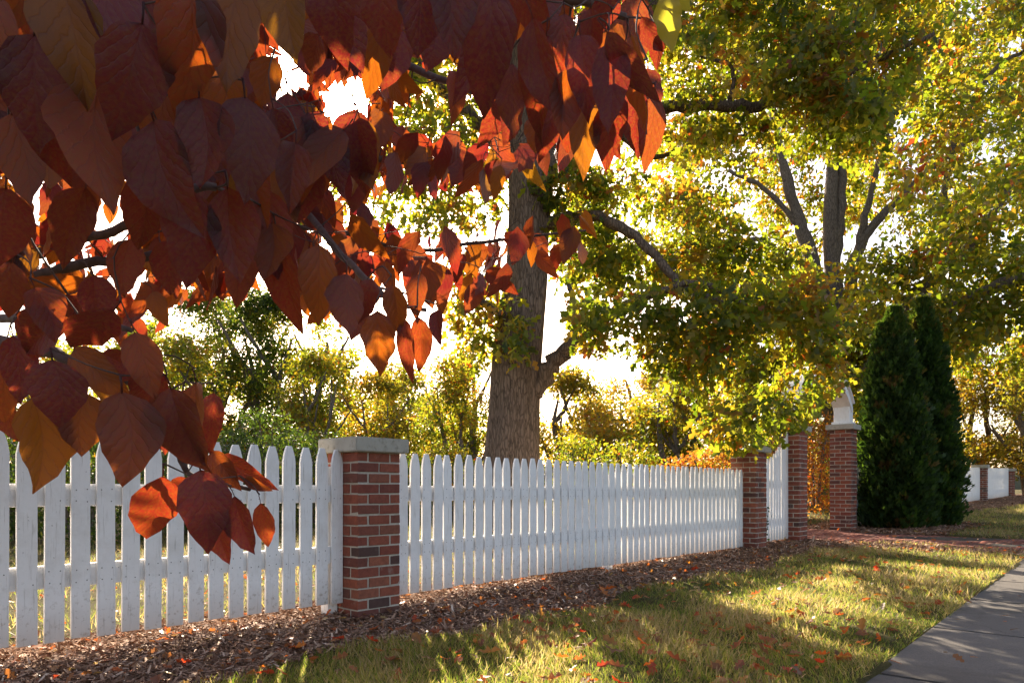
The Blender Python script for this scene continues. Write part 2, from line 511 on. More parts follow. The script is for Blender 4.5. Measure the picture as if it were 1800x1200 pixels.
def m_yellow():
    m, t, o = mat('yellow_green_leaf')
    uv = t.nodes.new('ShaderNodeUVMap').outputs[0]
    s_ = nd(t, 'ShaderNodeSeparateXYZ', {0: uv})
    au = mth(t, 'ABSOLUTE', mth(t, 'SUBTRACT', s_.outputs[0], .5))
    ph = mth(t, 'SUBTRACT', mth(t, 'MULTIPLY', s_.outputs[1], 6.3), mth(t, 'MULTIPLY', mth(t, 'POWER', au, .8), 5.6))
    fr = mth(t, 'ABSOLUTE', mth(t, 'SUBTRACT', mth(t, 'FRACT', ph), .5))
    v = ramp(t, fr, [(0, (1, 1, 1)), (.12, (0, 0, 0))])
    n = noise(t, 18, 4, .6, coords(t))
    c = mixc(t, n, (.10, .12, .012), (.20, .15, .02))
    c = mixc(t, mth(t, 'MULTIPLY', v, .4), c, (.06, .07, .01))
    d = nd(t, 'ShaderNodeBsdfPrincipled', {'Base Color': c, 'Roughness': .5})
    tr = nd(t, 'ShaderNodeBsdfTranslucent', {'Color': (.62, .55, .04, 1)})
    x = nd(t, 'ShaderNodeMixShader', {0: .4, 1: d.outputs[0], 2: tr.outputs[0]})
    t.links.new(x.outputs[0], o.inputs[0])
    return m
M['yellow'] = m_yellow()
M['hill'] = m_simple('distant_woods', (.05, .055, .03), (.13, .11, .05), .4)

# ------------------------------------------------------------------ leaf batches
def unit(n):
    v = rng.normal(size=(n, 3)); return v / np.linalg.norm(v, axis=1, keepdims=True)

def frames(yd, nd_):
    """rotation matrices whose columns are x, y (leaf length) and z (leaf normal)"""
    y = yd / np.linalg.norm(yd, axis=1, keepdims=True)
    x = np.cross(y, nd_); x /= np.linalg.norm(x, axis=1, keepdims=True) + 1e-9
    z = np.cross(x, y)
    return np.stack([x, y, z], axis=2)

def batch(name, tv, tf, pos, R, sc, tint, mt, parent=None, uv=None):
    tv = np.asarray(tv, np.float32); tf = np.asarray(tf, np.int32)
    n = len(pos); k = len(tv)
    V = np.einsum('nij,kj->nki', R, tv) * np.asarray(sc)[:, None, None] + pos[:, None, :]
    T = (tf[None] + (np.arange(n) * k)[:, None, None]).reshape(-1, tf.shape[1])
    me = npmesh(name, V.reshape(-1, 3), T, np.repeat(tint, k), None if uv is None else np.tile(np.asarray(uv, np.float32), (n, 1)))
    return link(name, me, parent, mt)

# lobed oak leaf, 1 long
oakl_v = [(0, 0, 0), (.32, .40, .06), (.10, .52, .01), (.22, .82, .05), (0, 1, -.05), (-.22, .82, .05), (-.10, .52, .01), (-.32, .40, .06)]
oakl_f = [(0, 1, 2), (0, 2, 6), (0, 6, 7), (2, 3, 4), (2, 4, 6), (4, 5, 6)]
oak_v = [(0, 0, 0), (.16, .16, .03), (.08, .30, .02), (.30, .46, .06), (.13, .58, .03), (.24, .78, .04), (0, 1, -.04),
         (-.24, .78, .04), (-.13, .58, .03), (-.30, .46, .06), (-.08, .30, .02), (-.16, .16, .03), (0, .36, -.01), (0, .66, -.01)]
oak_f = [(0, 1, 12), (1, 2, 12), (2, 3, 12), (3, 13, 12), (3, 4, 13), (4, 5, 13), (5, 6, 13), (6, 7, 13), (7, 8, 13), (8, 9, 13), (9, 12, 13), (9, 10, 12), (10, 11, 12), (11, 0, 12)]
# simple folded leaf with 4 triangles
lf_v = [(0, 0, 0), (.30, .38, .08), (.16, .8, .03), (0, 1, -.05), (-.16, .8, .03), (-.30, .38, .08)]
lf_f = [(0, 1, 5), (1, 2, 5), (2, 4, 5), (2, 3, 4)]
# thuja spray
th_v = [(-.10, 0, 0), (.10, 0, 0), (.30, .5, .05), (.12, .62, 0), (.10, 1, -.06), (-.05, .66, 0), (-.28, .72, .05), (-.2, .4, .02)]
th_f = [(0, 1, 7), (1, 2, 3), (1, 3, 7), (3, 4, 5), (3, 5, 7), (5, 6, 7)]

def cluster_leaves(centers, rads, per, size, droop=.35, flat=.7):
    """leaves gathered round twig ends"""
    n = len(centers)
    idx = np.repeat(np.arange(n), per)
    r = rads[idx]
    off = unit(len(idx)) * (rng.random(len(idx)) ** .45)[:, None] * r[:, None]
    off[:, 2] *= flat
    pos = centers[idx] + off
    out_ = off / (np.linalg.norm(off, axis=1, keepdims=True) + 1e-6)
    yd = out_ * .8 + unit(len(idx)) * .6 + np.array([0, 0, -droop])
    R = frames(yd, unit(len(idx)) * .8 + np.array([0, 0, .55]))
    sc = size * rng.uniform(.65, 1.25, len(idx))
    return idx, pos, R, sc

class Skel:
    def __init__(s): s.p = []; s.r = []
    def add(s, P, R):
        s.p += [np.asarray(q, float) for q in P]; s.r += list(R)
    def near(s, q, zbias=.6):
        A = np.array(s.p); d = np.linalg.norm(A - q, axis=1) + zbias * np.clip(A[:, 2] - q[2] + .0, 0, 9)
        i = int(np.argmin(d)); return A[i], s.r[i]

dm_v = [(0, 0, 0), (.27, .45, .07), (0, 1, -.05), (-.27, .45, .07)]
dm_f = [(0, 1, 3), (1, 2, 3)]

def wob(p, f, seed):
    """smooth three dimensional unevenness in -1..1"""
    x, y, z = p[:, 0] * f, p[:, 1] * f, p[:, 2] * f
    return (np.sin(x * 1.7 + 1.3 * np.sin(y * 1.1 + seed) + seed) + np.sin(z * 2.1 + 1.2 * np.sin(x * 1.3 - seed)) + np.sin(y * 1.9 + z * .8 + 2 * seed)) / 3

def build_tree(name, base, label, limbs, cents, per, leaf_size, leafmat, barkmat, group=None, cat='tree', spread=.16, shape='lf',
               tint_fn=None, sides=12, twig_min=.006, tint_range=(0, 1), rough=.06, flat=.7, droop=.4, seed=1, maxtwig=99.0):
    """limbs: rows (x,y,z,r), the first is the trunk. cents: (n,3) twig ends that carry the leaves; each grows from the nearest wood."""
    root = empty(name, base)
    tag(root, label, cat, group)
    bx = Vector(base)
    sk = Skel()
    for i, L in enumerate(limbs):
        A = spline(L, 7 if i == 0 else 6)
        mb = MB()
        pts = [Vector(a[:3]) - bx for a in A]
        rr = [float(a[3]) for a in A]
        if i:
            for k in range(1, len(pts)):
                w = min(.04, rr[k] * .45)
                pts[k] = pts[k] + Vector((random.uniform(-w, w), random.uniform(-w, w), random.uniform(-w, w)))
            rr = [q * random.uniform(.9, 1.12) for q in rr]
        mb.tube(pts, rr, sides * (2 if i == 0 else 1), rough=rough, seed=i + 5)
        mb.build('trunk' if i == 0 else 'limb', barkmat, root, smooth=True)
        k0 = len(A) // 3 if i == 0 else 0
        sk.add(A[k0:, :3], A[k0:, 3])
    cents = np.asarray(cents, float)
    cap_ = len(cents) * 4 + len(sk.p) + 10
    P = np.zeros((cap_, 3)); Rr_ = np.zeros(cap_); n = len(sk.p)
    P[:n] = np.array(sk.p); Rr_[:n] = np.array(sk.r)
    d0 = np.array([np.min(((P[:n] - c) ** 2).sum(1)) for c in cents])
    tw = MB(); lp = []; lr = []; lb = []
    for j in np.argsort(d0):
        c = cents[j]
        d = np.sqrt(((P[:n] - c) ** 2).sum(1)) + .35 * np.clip(P[:n, 2] - c[2], 0, 9)
        i = int(np.argmin(d)); p = P[i]; L = float(np.linalg.norm(c - p))
        if L > maxtwig: continue
        r0 = min(Rr_[i] * .7, twig_min + .013 * L + .0012); r1 = max(twig_min * .5, r0 * .45)
        mid = (p + c) / 2 + rng.normal(size=3) * L * .11 + np.array([0, 0, L * .09])
        m2 = p * .25 + mid * .5 + c * .25
        pts = [Vector(p) - bx, Vector(mid) - bx, Vector(c) - bx]
        tw.tube(pts, [r0, (r0 + r1) / 2, r1], 3 if r0 < .03 else 5, cap=False)
        P[n] = mid; Rr_[n] = (r0 + r1) / 2; P[n + 1] = c; Rr_[n + 1] = r1; P[n + 2] = mid * .5 + c * .5; Rr_[n + 2] = r1 * 1.2; n += 3
        k = per if L > .15 else max(2, per // 2)
        u = rng.random(k) ** .45
        base_p = mid[None] * (1 - u[:, None]) + c[None] * u[:, None]
        lp.append(base_p + np.clip(rng.normal(size=(k, 3)), -1.8, 1.8) * spread * np.array([1, 1, flat])); lb.append(np.full(k, j)); lr.append(np.tile((c - mid) / (L + 1e-6), (k, 1)))
    o = tw.build('twig', barkmat if barkmat is not M['bark'] else M['twig'], root, smooth=True)
    o['kind'] = 'stuff'
    pos = np.vstack(lp); lb = np.concatenate(lb); out_ = np.vstack(lr)
    m_ = len(pos)
    yd = out_ * .8 + unit(m_) * .75 + np.array([0, 0, -droop])
    R = frames(yd, unit(m_) * .9 + np.array([0, 0, .45]))
    sc = leaf_size * rng.uniform(.55, 1.3, m_)
    bt = (np.sin(np.arange(len(cents)) * 12.9898) * 43758.5453) % 1.0
    t = np.clip(.30 * bt[lb] + .28 * (wob(pos, 1.1, seed) + 1) * .5 + rng.normal(.20, .17, m_), 0, 1)
    if tint_fn is not None: t = tint_fn(pos, t, lb)
    t = tint_range[0] + t * (tint_range[1] - tint_range[0])
    tv, tf = {'oak': (oakl_v, oakl_f), 'lf': (lf_v, lf_f), 'dm': (dm_v, dm_f)}[shape]
    o = batch('crown', tv, tf, pos - np.array(bx), R, sc, np.clip(t, 0, 1), leafmat, root)
    o['kind'] = 'stuff'
    return root

# ================================================================== THE GROUND
def grid_axis(stops):
    a = []
    for lo, hi, st in stops: a += list(np.arange(lo, hi, st))
    return np.array(a + [stops[-1][1]])

def mulch_amt(s, m):
    """1 in the mulch bed, 0 in the lawn"""
    w = .95 + .10 * np.sin(s * 1.7) + .08 * np.sin(s * 4.1 + 1)
    a = np.clip((w - m) / .35 + .5, 0, 1) * np.clip((m + .55) / .3 + .5, 0, 1)
    b = np.clip(1.2 - np.abs(s - 8.15) / .45, 0, 1) * (m > -1) * (m < 3.2)
    c = np.clip((2.0 - np.abs(s - 12.4)) / .4, 0, 1) * np.clip((1.9 - m) / .4, 0, 1) * (m > -1)
    far = np.clip((s - 19) / 2, 0, 1) * np.clip((1.6 - m) / .4, 0, 1) * (m > -.6)
    return np.maximum.reduce([a * (s < 12.5), b * .9, c, far, a * (s >= 12.5)])

def build_ground():
    sa = grid_axis([(-400, -40, 30), (-40, -6, 2), (-6, 14, .12), (14, 40, .4), (40, 100, 3), (100, 900, 40)])
    ma = grid_axis([(-900, -60, 30), (-60, -8, 2), (-8, -1, .3), (-1, 3.6, .10), (3.6, 12, .4), (12, 400, 30)])
    Sg, Mg = np.meshgrid(sa, ma, indexing='ij')
    z = gz(Sg, Mg)
    near = (Sg > -6) & (Sg < 20) & (Mg > -2) & (Mg < 3.4)
    z = z + near * rng.normal(0, .006, z.shape)
    # lower the sheet beneath the walk and the pavement
    path = (Sg > 8.64) & (Sg < 10.70) & (Mg > -6) & (Mg < 3.12)
    z = z - path * .07
    em = 3.17 - .017 * (Sg - .66)
    z = z - ((Mg > em + .04) & (Mg < em + 1.6)) * .10
    X, Y = W2(Sg, Mg)
    V = np.stack([X, Y, z], -1).reshape(-1, 3)
    n, k = Sg.shape
    i = np.arange(n - 1)[:, None] * k + np.arange(k - 1)[None]
    T = np.stack([i, i + k, i + k + 1, i + 1], -1).reshape(-1, 4)[:, ::-1]
    me = npmesh('lawn', V, T, mulch_amt(Sg, Mg).ravel(), smooth=True)
    o = link('lawn', me, None, M['ground'])
    o['kind'] = 'structure'
    o['label'] = 'autumn lawn with a mulch bed along the white fence'
    return o
lawn = build_ground()

def place_on_ground(s, m, dz=0.0):
    x, y = W2(s, m)
    return np.stack([x, y, gz(s, m) + dz], -1)

# pavement slabs, bottom right
def edge_m(s): return 3.17 - .017 * (s - .66)
side = empty('sidewalk', (0, 0, 0)); side['kind'] = 'structure'
side['label'] = 'grey concrete sidewalk running beside the lawn'
# joints measured at the lawn edge
joints = [.97 + 1.46 * k for k in range(-3, 21)]
def slab(s0, s1, w0, w1):
    import bmesh
    bm = bmesh.new()
    def zz(s, m): return float(np.interp(s, _bs, _bz)) - .052
    c = []
    for s, w in ((s0, w0), (s1, w0), (s1, w1), (s0, w1)):
        m = edge_m(s) + w
        x, y = W2(s, m)
        c.append((x, y, zz(s, m)))
    lo = [bm.verts.new((x, y, z - .10)) for x, y, z in c]
    hi = [bm.verts.new((x, y, z - .002 + random.uniform(-.002, .002))) for x, y, z in c]
    bm.faces.new(lo); bm.faces.new(hi[::-1])
    for i in range(4):
        bm.faces.new((lo[i], lo[(i + 1) % 4], hi[(i + 1) % 4], hi[i]))
    bmesh.ops.recalc_face_normals(bm, faces=bm.faces)
    top = [e for e in bm.edges if all(v in hi for v in e.verts)]
    bmesh.ops.bevel(bm, geom=top, offset=.012, segments=2, affect='EDGES')
    me = bpy.data.meshes.new('concrete_slab'); bm.to_mesh(me); bm.free()
    return link('concrete_slab', me, side, M['concrete'])
for a, b in zip(joints, joints[1:]):
    slab(a + .006, b - .006, 0, 1.5)
mb = MB()
for a, b in zip(joints, joints[1:]):
    pts = []
    for s, w in ((a, .01), (b, .01), (b, 1.49), (a, 1.49)):
        x, y = W2(s, edge_m(s) + w); pts.append((x, y, float(np.interp(s, _bs, _bz)) - .052 - .022))
    n = len(mb.v); mb.v += pts; mb.f.append((n, n + 3, n + 2, n + 1)[::-1])
mb.build('joint_bed', M['joint'], side)

# brick walk through the gate opening, laid in herringbone-like running bond
def build_walk():
    pv = []; pf = []; ti = []
    s0, s1 = 8.68, 10.66
    m = -4.0; row = 0
    k = 0
    while m < 3.05:
        off = (row % 2) * .10
        s = s0 - off
        while s < s1:
            a, b = max(s, s0), min(s + .197, s1)
            if b - a > .03:
                zc = float(gz((a + b) / 2, m)) + .002 + random.uniform(-.003, .003)
                n = len(pv)
                for z in (zc - .05, zc):
                    for ss, mm in ((a, m), (b, m), (b, m + .094), (a, m + .094)):
                        x, y = W2(ss, mm); pv.append((x, y, z))
                pf += [(n + 4, n + 7, n + 6, n + 5), (n, n + 4, n + 5, n + 1), (n + 1, n + 5, n + 6, n + 2), (n + 2, n + 6, n + 7, n + 3), (n + 3, n + 7, n + 4, n)]
                ti += [random.random()] * 8
            s += .203
        m += .1; row += 1
    me = npmesh('paver', pv, pf, ti)
    r = empty('brick_walk', (0, 0, 0)); r['kind'] = 'structure'; r['label'] = 'red brick walk leading through the gate opening'
    o = link('paver', me, r, M['paver']); o['kind'] = 'stuff'
    mb = MB(); n = 0
    pts = []
    for ss, mm in ((8.66, -4), (10.68, -4), (10.68, 3.04), (8.66, 3.04)):
        x, y = W2(ss, mm); pts.append((x, y, float(gz(ss, mm)) - .012))
    mb.v = pts; mb.f = [(0, 1, 2, 3)]
    mb.build('joint_sand', M['joint'], r)
build_walk()

# far wooded ridge to close the horizon
def ridge(name, y0, h, seed, label):
    r_ = np.random.default_rng(seed)
    xs = np.linspace(-700, 900, 220)
    top = h * (.6 + .25 * np.sin(xs / 97. + seed) + .12 * np.sin(xs / 31. + seed * 2)) + r_.normal(0, h * .05, len(xs))
    V = []; T = []
    for k, (dy, f) in enumerate(((0, 0), (10, .6), (25, .9), (60, 1.0), (160, .2))):
        V += [(x, y0 + dy + 8 * math.sin(x / 50), .5 + t * f) for x, t in zip(xs, top)]
    n = len(xs)
    for k in range(4):
        for i in range(n - 1): T.append((k * n + i, k * n + i + 1, (k + 1) * n + i + 1, (k + 1) * n + i))
    o = link(name, npmesh(name, V, T, smooth=True), None, M['hill'])
    o['kind'] = 'structure'; o['label'] = label
ridge('hill', 420, 26, 3, 'low wooded hill on the horizon')

# ================================================================== PILLARS
def brick_mesh(l, d, h, seed):
    r_ = random.Random(seed)
    mb = MB().box((-l / 2, -d / 2, -h / 2), (l / 2, d / 2, h / 2))
    me = bevel(mb.mesh('brick'), .0035, 1)
    for v in me.vertices:
        v.co += Vector((r_.uniform(-.0012, .0012), r_.uniform(-.0012, .0012), r_.uniform(-.0014, .0014)))
    me.materials.append(M['brick'])
    return me

COURSE = .0712
BW = .372
BL = .176; BD = .086; BH = .060
brick_meshes = [brick_mesh(BL, BD, BH, i) for i in range(5)]
pil_group = 'brick pillars of the fence and gateway'

def pillar(s0, zbase, ztop, label, cap_h=.085, over=.05, bricks=True, cat='pillar', m0=-.186):
    """square pillar of individual bricks round a mortar core under a stone cap"""
    sc = s0 + BW / 2
    x, y = W2(sc, m0 + BW / 2)
    root = empty('brick_pillar', (x, y, zbase), PHI)
    tag(root, label, cat, pil_group)
    H = ztop - zbase - cap_h
    n = max(1, int(round(H / COURSE))); ch = H / n
    h = BW / 2
    MB().box((-h + .007, -h + .007, -.15), (h - .007, h - .007, H)).build('mortar', M['mortar'], root)
    if bricks:
        g = (BW - 2 * BL) / 1.0
        # running bond: each course has two stretchers on two faces and one header pair between
        for k in range(n):
            z = (k + .5) * ch
            lay = []
            if k % 2 == 0:
                for sy in (-1, 1):
                    for sx in (-1, 1):
                        lay.append((sx * (BW / 4), sy * (h - BD / 2), 0, 1.0))
                for sx in (-1, 1):
                    lay.append((sx * (h - BD / 2), 0, math.pi / 2, 1.0))
            else:
                for sx in (-1, 1):
                    for sy in (-1, 1):
                        lay.append((sx * (h - BD / 2), sy * (BW / 4), math.pi / 2, 1.0))
                for sy in (-1, 1):
                    lay.append((0, sy * (h - BD / 2), 0, 1.0))
            for bx_, by_, rz, sx_ in lay:
                o = bpy.data.objects.new('brick', random.choice(brick_meshes))
                C.objects.link(o); o.parent = root
                o.location = (bx_ + random.uniform(-.0012, .0012), by_ + random.uniform(-.0012, .0012), z + random.uniform(-.0015, .0015))
                o.rotation_euler = (random.uniform(-.006, .006), random.uniform(-.006, .006), rz + random.choice((0, math.pi)) + random.uniform(-.006, .006))
                o.scale = (1.0, 1, ch / COURSE)
    me = MB().box((-h - over, -h - over, H), (h + over, h + over, H + cap_h)).mesh('cap')
    bevel(me, .006, 2)
    link('cap', me, root, M['cap'])
    return root

pillar(0.0, .10, CZ + .365, 'brick pillar with grey stone cap nearest the camera, between the two white fence panels', .10, .045)
pillar(6.60, .13, CZ + .61, 'brick pillar where the long white fence panel ends, low leaves touching its cap', .085, .05)
pillar(8.21, .15, CZ + 1.00, 'brick pillar on the left side of the gate opening, next to the rising pickets', .085, .05)
pillar(10.76, .18, CZ + 1.20, 'tall brick pillar on the right side of the gate opening, beside the evergreens', .095, .055)
pillar(13.0, .25, CZ + .80, 'brick pillar half hidden behind the two evergreens', .085, .05)
pillar(25.0, .52, CZ + .84, 'small distant brick pillar between two far white fence panels', .11, .045)
pillar(31.4, .64, CZ + .86, 'farthest brick pillar at the right edge, under yellow leaves', .11, .045)

# ================================================================== FENCES
PWID = .090; PTH = .019
def picket_mesh(h, seed=0, w=PWID):
    r_ = random.Random(seed)
    a = .0
    w2 = w / 2
    prof = [(-w2, 0), (w2, 0), (w2, h - .105), (w2 * .90, h - .075), (w2 * .74, h - .045), (w2 * .50, h - .012), (w2 * .40, h), (-w2 * .40, h), (-w2 * .50, h - .012), (-w2 * .74, h - .045), (-w2 * .90, h - .075), (-w2, h - .105)]
    prof = [(x + r_.uniform(-.0007, .0007), z) for x, z in prof]
    n = len(prof)
    v = [(x, -PTH / 2, z) for x, z in prof] + [(x, PTH / 2, z) for x, z in prof]
    f = [tuple(range(n)), tuple(range(2 * n - 1, n - 1, -1))] + [((i + 1) % n, i, i + n, (i + 1) % n + n) for i in range(n)]
    me = bpy.data.meshes.new('picket'); me.from_pydata(v, [], f); me.update()
    bevel(me, .0016, 1)
    me.materials.append(M['paint'])
    return me
pk_meshes = [picket_mesh(1.067, i) for i in range(5)]

def nails_part(root, xs, zs, zfun=None):
    mb = MB()
    for x in xs:
        for z in zs:
            for dx in (-.024, .026):
                for dz in (-.032, .03):
                    if random.random() < .82:
                        cx, cz_ = x + dx + random.uniform(-.004, .004), z + dz + random.uniform(-.004, .004)
                        n = len(mb.v)
                        for k in range(6):
                            mb.v.append((cx + .0034 * math.cos(k * 1.047), -PTH - .0012, cz_ + .0034 * math.sin(k * 1.047)))
                        mb.f.append(tuple(range(n, n + 6)))
    o = mb.build('nail', M['metal'], root); o['kind'] = 'stuff'

def fence(s_list, s0, s1, label, z_fn, rails=((.033, .118), (-.389, .118)), posts=(), name='picket_fence', nails=True, cat='fence', tops=None, far=False):
    """s_list: picket centres. Local x runs along the fence, local -y faces the pavement."""
    sm = (s0 + s1) / 2
    x, y = W2(sm, 0)
    root = empty(name, (x, y, 0), PHI)
    tag(root, label, cat, 'white picket fence panels')
    for i, s in enumerate(s_list):
        zb, zt = z_fn(s)
        h = zt - zb
        if abs(h - 1.067) < .002: me = random.choice(pk_meshes)
        else: me = picket_mesh(h, i)
        o = bpy.data.objects.new('picket', me); C.objects.link(o); o.parent = root
        o.location = (s - sm + random.uniform(-.003, .003), -PTH / 2 + random.uniform(-.0012, .0012), zb + random.uniform(-.006, .007))
        o.rotation_euler = (random.uniform(-.005, .005), random.uniform(-.007, .007), random.uniform(-.015, .015))
    for top, hh in rails:
        za0 = z_fn(s0)[1] - (1.284 - CZ - 0) ; 
        dz0 = z_fn(s0)[0] - (CZ - .783); dz1 = z_fn(s1)[0] - (CZ - .783)
        a = s0 - sm; b = s1 - sm
        mb = MB(); z1 = CZ + top
        mb.v = [(a, .002, z1 - hh + dz0), (b, .002, z1 - hh + dz1), (b, .042, z1 - hh + dz1), (a, .042, z1 - hh + dz0),
                (a, .002, z1 + dz0), (b, .002, z1 + dz1), (b, .042, z1 + dz1), (a, .042, z1 + dz0)]
        mb.f = [(0, 3, 2, 1), (4, 5, 6, 7), (0, 1, 5, 4), (1, 2, 6, 5), (2, 3, 7, 6), (3, 0, 4, 7)]
        me = bevel(mb.mesh('rail'), .003, 1)
        link('rail', me, root, M['paint'])
    for sp in posts:
        zb = z_fn(sp)[0] - .12; zt = z_fn(sp)[1] - .12
        me = MB().box((sp - sm - .042, .044, zb), (sp - sm + .042, .126, zt)).mesh('post')
        link('post', bevel(me, .004, 1), root, M['paint'])
    if nails:
        nails_part(root, [s - sm for s in s_list], [CZ + t - h / 2 for t, h in rails])
    return root

level = lambda s: (CZ - .783, CZ + .284)
L1 = [-.050 - .1222 * i for i in range(0, 20)]
fence(L1, -2.45, -.002, 'near white picket fence panel left of the closest brick pillar, behind the red leaves', level, posts=(-.047, -2.3))
L2 = [.418 + .1170 * i for i in range(0, 53)]
fence(L2, .374, 6.598, 'long white picket fence panel between two brick pillars in front of the big oak', level, posts=(.425, 3.4, 6.54))
# rising wings either side of the opening
def wing(s0, s1, zlow, zhigh, zb, flip=False):
    def f(s):
        u = (s - s0) / (s1 - s0)
        u = min(1.0, max(0.0, u))
        if flip: u = 1 - u
        return (zb, zlow + (zhigh - zlow) * (.38 * u + .62 * u ** 2.6))
    return f
w1 = wing(7.0, 8.19, CZ + .36, CZ + .88, CZ - .755)
fence([7.035 + .105 * i for i in range(12)], 6.975, 8.208, 'short white picket panel whose tops sweep up to the left gate pillar', w1, rails=((.12, .09), (-.45, .09)), name='picket_fence', nails=False)
w2 = wing(11.15, 12.98, CZ + .36, CZ + .80, CZ - .68, True)
fence([11.19 + .11 * i for i in range(17)], 11.135, 12.995, 'short white picket panel between the right gate pillar and the evergreens', w2, rails=((.12, .09), (-.45, .09)), nails=False)
def farz(s):
    top = np.interp(s, [12.9, 20, 24, 30, 36], [.50, .62, .73, .84, .95])
    bot = np.interp(s, [12.9, 20, 24, 30, 36], [-.66, -.42, -.34, -.26, -.1])
    return CZ + float(bot), CZ + float(top)
def farpanel(a, b, label, step=.1178):
    sm = (a + b) / 2
    x, y = W2(sm, 0)
    root = empty('picket_fence', (x, y, 0), PHI)
    tag(root, label, 'fence', 'white picket fence panels')
    n = int((b - a) / step)
    for i in range(n):
        s = a + (i + .5) * (b - a) / n
        zb, zt = farz(s)
        o = bpy.data.objects.new('picket', pk_meshes[i % 5]); C.objects.link(o); o.parent = root
        o.location = (s - sm, -.01, zb); o.scale = (1.08, 1, (zt - zb) / 1.067)
    for k, dz in enumerate((-.25, -.80)):
        mb = MB()
        z0 = farz(a)[1] + dz; z1 = farz(b)[1] + dz
        A, Bq = a - sm, b - sm
        mb.v = [(A, .002, z0 - .1), (Bq, .002, z1 - .1), (Bq, .042, z1 - .1), (A, .042, z0 - .1), (A, .002, z0), (Bq, .002, z1), (Bq, .042, z1), (A, .042, z0)]
        mb.f = [(0, 3, 2, 1), (4, 5, 6, 7), (0, 1, 5, 4), (1, 2, 6, 5), (2, 3, 7, 6), (3, 0, 4, 7)]
        mb.build('rail', M['paint'], root)
farpanel(13.40, 24.98, 'far white picket fence panel just right of the evergreens')
farpanel(25.40, 31.38, 'farther white picket fence panel between the two distant brick pillars')

# ------------------------------------------------------------------ arched beam over the opening
def arch():
    sa, sb = 8.21 + BW / 2, 10.76 + BW / 2
    za, zb = CZ + 1.00, CZ + 1.20
    sm = (sa + sb) / 2
    x, y = W2(sm, 0)
    root = empty('gate_arch', (x, y, za), PHI)
    tag(root, 'white wooden arch spanning the gate opening between two tall brick pillars', 'arch')
    half = (sb - sa) / 2
    mb = MB()
    N = 24; prof = []
    for i in range(N + 1):
        u = -1 + 2 * i / N
        z = .30 + .62 * (1 - abs(u) ** 2.3) + (zb - za) * (u + 1) / 2
        prof.append((u * half, z))
    th = .15; d0, d1 = -.16, .16
    for i, (px_, z) in enumerate(prof):
        for yy in (d0, d1):
            for dz in (-th / 2, th / 2):
                mb.v.append((px_, yy, z + dz))
    for i in range(N):
        a = i * 4; b = a + 4
        mb.f += [(a, b, b + 1, a + 1), (a + 2, a + 3, b + 3, b + 2), (a, a + 2, b + 2, b), (a + 1, b + 1, b + 3, a + 3)]
    mb.f += [(0, 1, 3, 2), (N * 4, N * 4 + 2, N * 4 + 3, N * 4 + 1)]
    mb.build('arched_beam', M['paint'], root)
    mb = MB()
    for i, (px_, z) in enumerate(prof):
        for yy in (d0 - .04, d1 + .04):
            for dz in (th / 2 + .002, th / 2 + .032):
                mb.v.append((px_, yy, z + dz))
    for i in range(N):
        a = i * 4; b = a + 4
        mb.f += [(a, b, b + 1, a + 1), (a + 2, a + 3, b + 3, b + 2), (a, a + 2, b + 2, b), (a + 1, b + 1, b + 3, a + 3)]
    mb.f += [(0, 1, 3, 2), (N * 4, N * 4 + 2, N * 4 + 3, N * 4 + 1)]
    mb.build('arch_trim', M['paint'], root)
    for sx, zf in ((-half, 0.001), (half, zb - za + .001)):
        me = MB().box((sx - .10, -.14, zf), (sx + .10, .14, zf + .34)).mesh('foot_block')
        link('foot_block', bevel(me, .006, 1), root, M['paint'])
        me = MB().box((sx - .13, -.17, zf), (sx + .13, .17, zf + .05)).mesh('foot_plate')
        link('foot_plate', bevel(me, .006, 1), root, M['paint'])
arch()

# ================================================================== TREES
def PXr(px, py, Z, r): 
    v = PX(px, py, Z); return (v.x, v.y, v.z, r)

def blobs_px(rows):
    o = []
    for px, py, Z, r, *z in rows:
        v = PX(px, py, Z); o.append((v.x, v.y, v.z, r) + tuple(z))
    return o

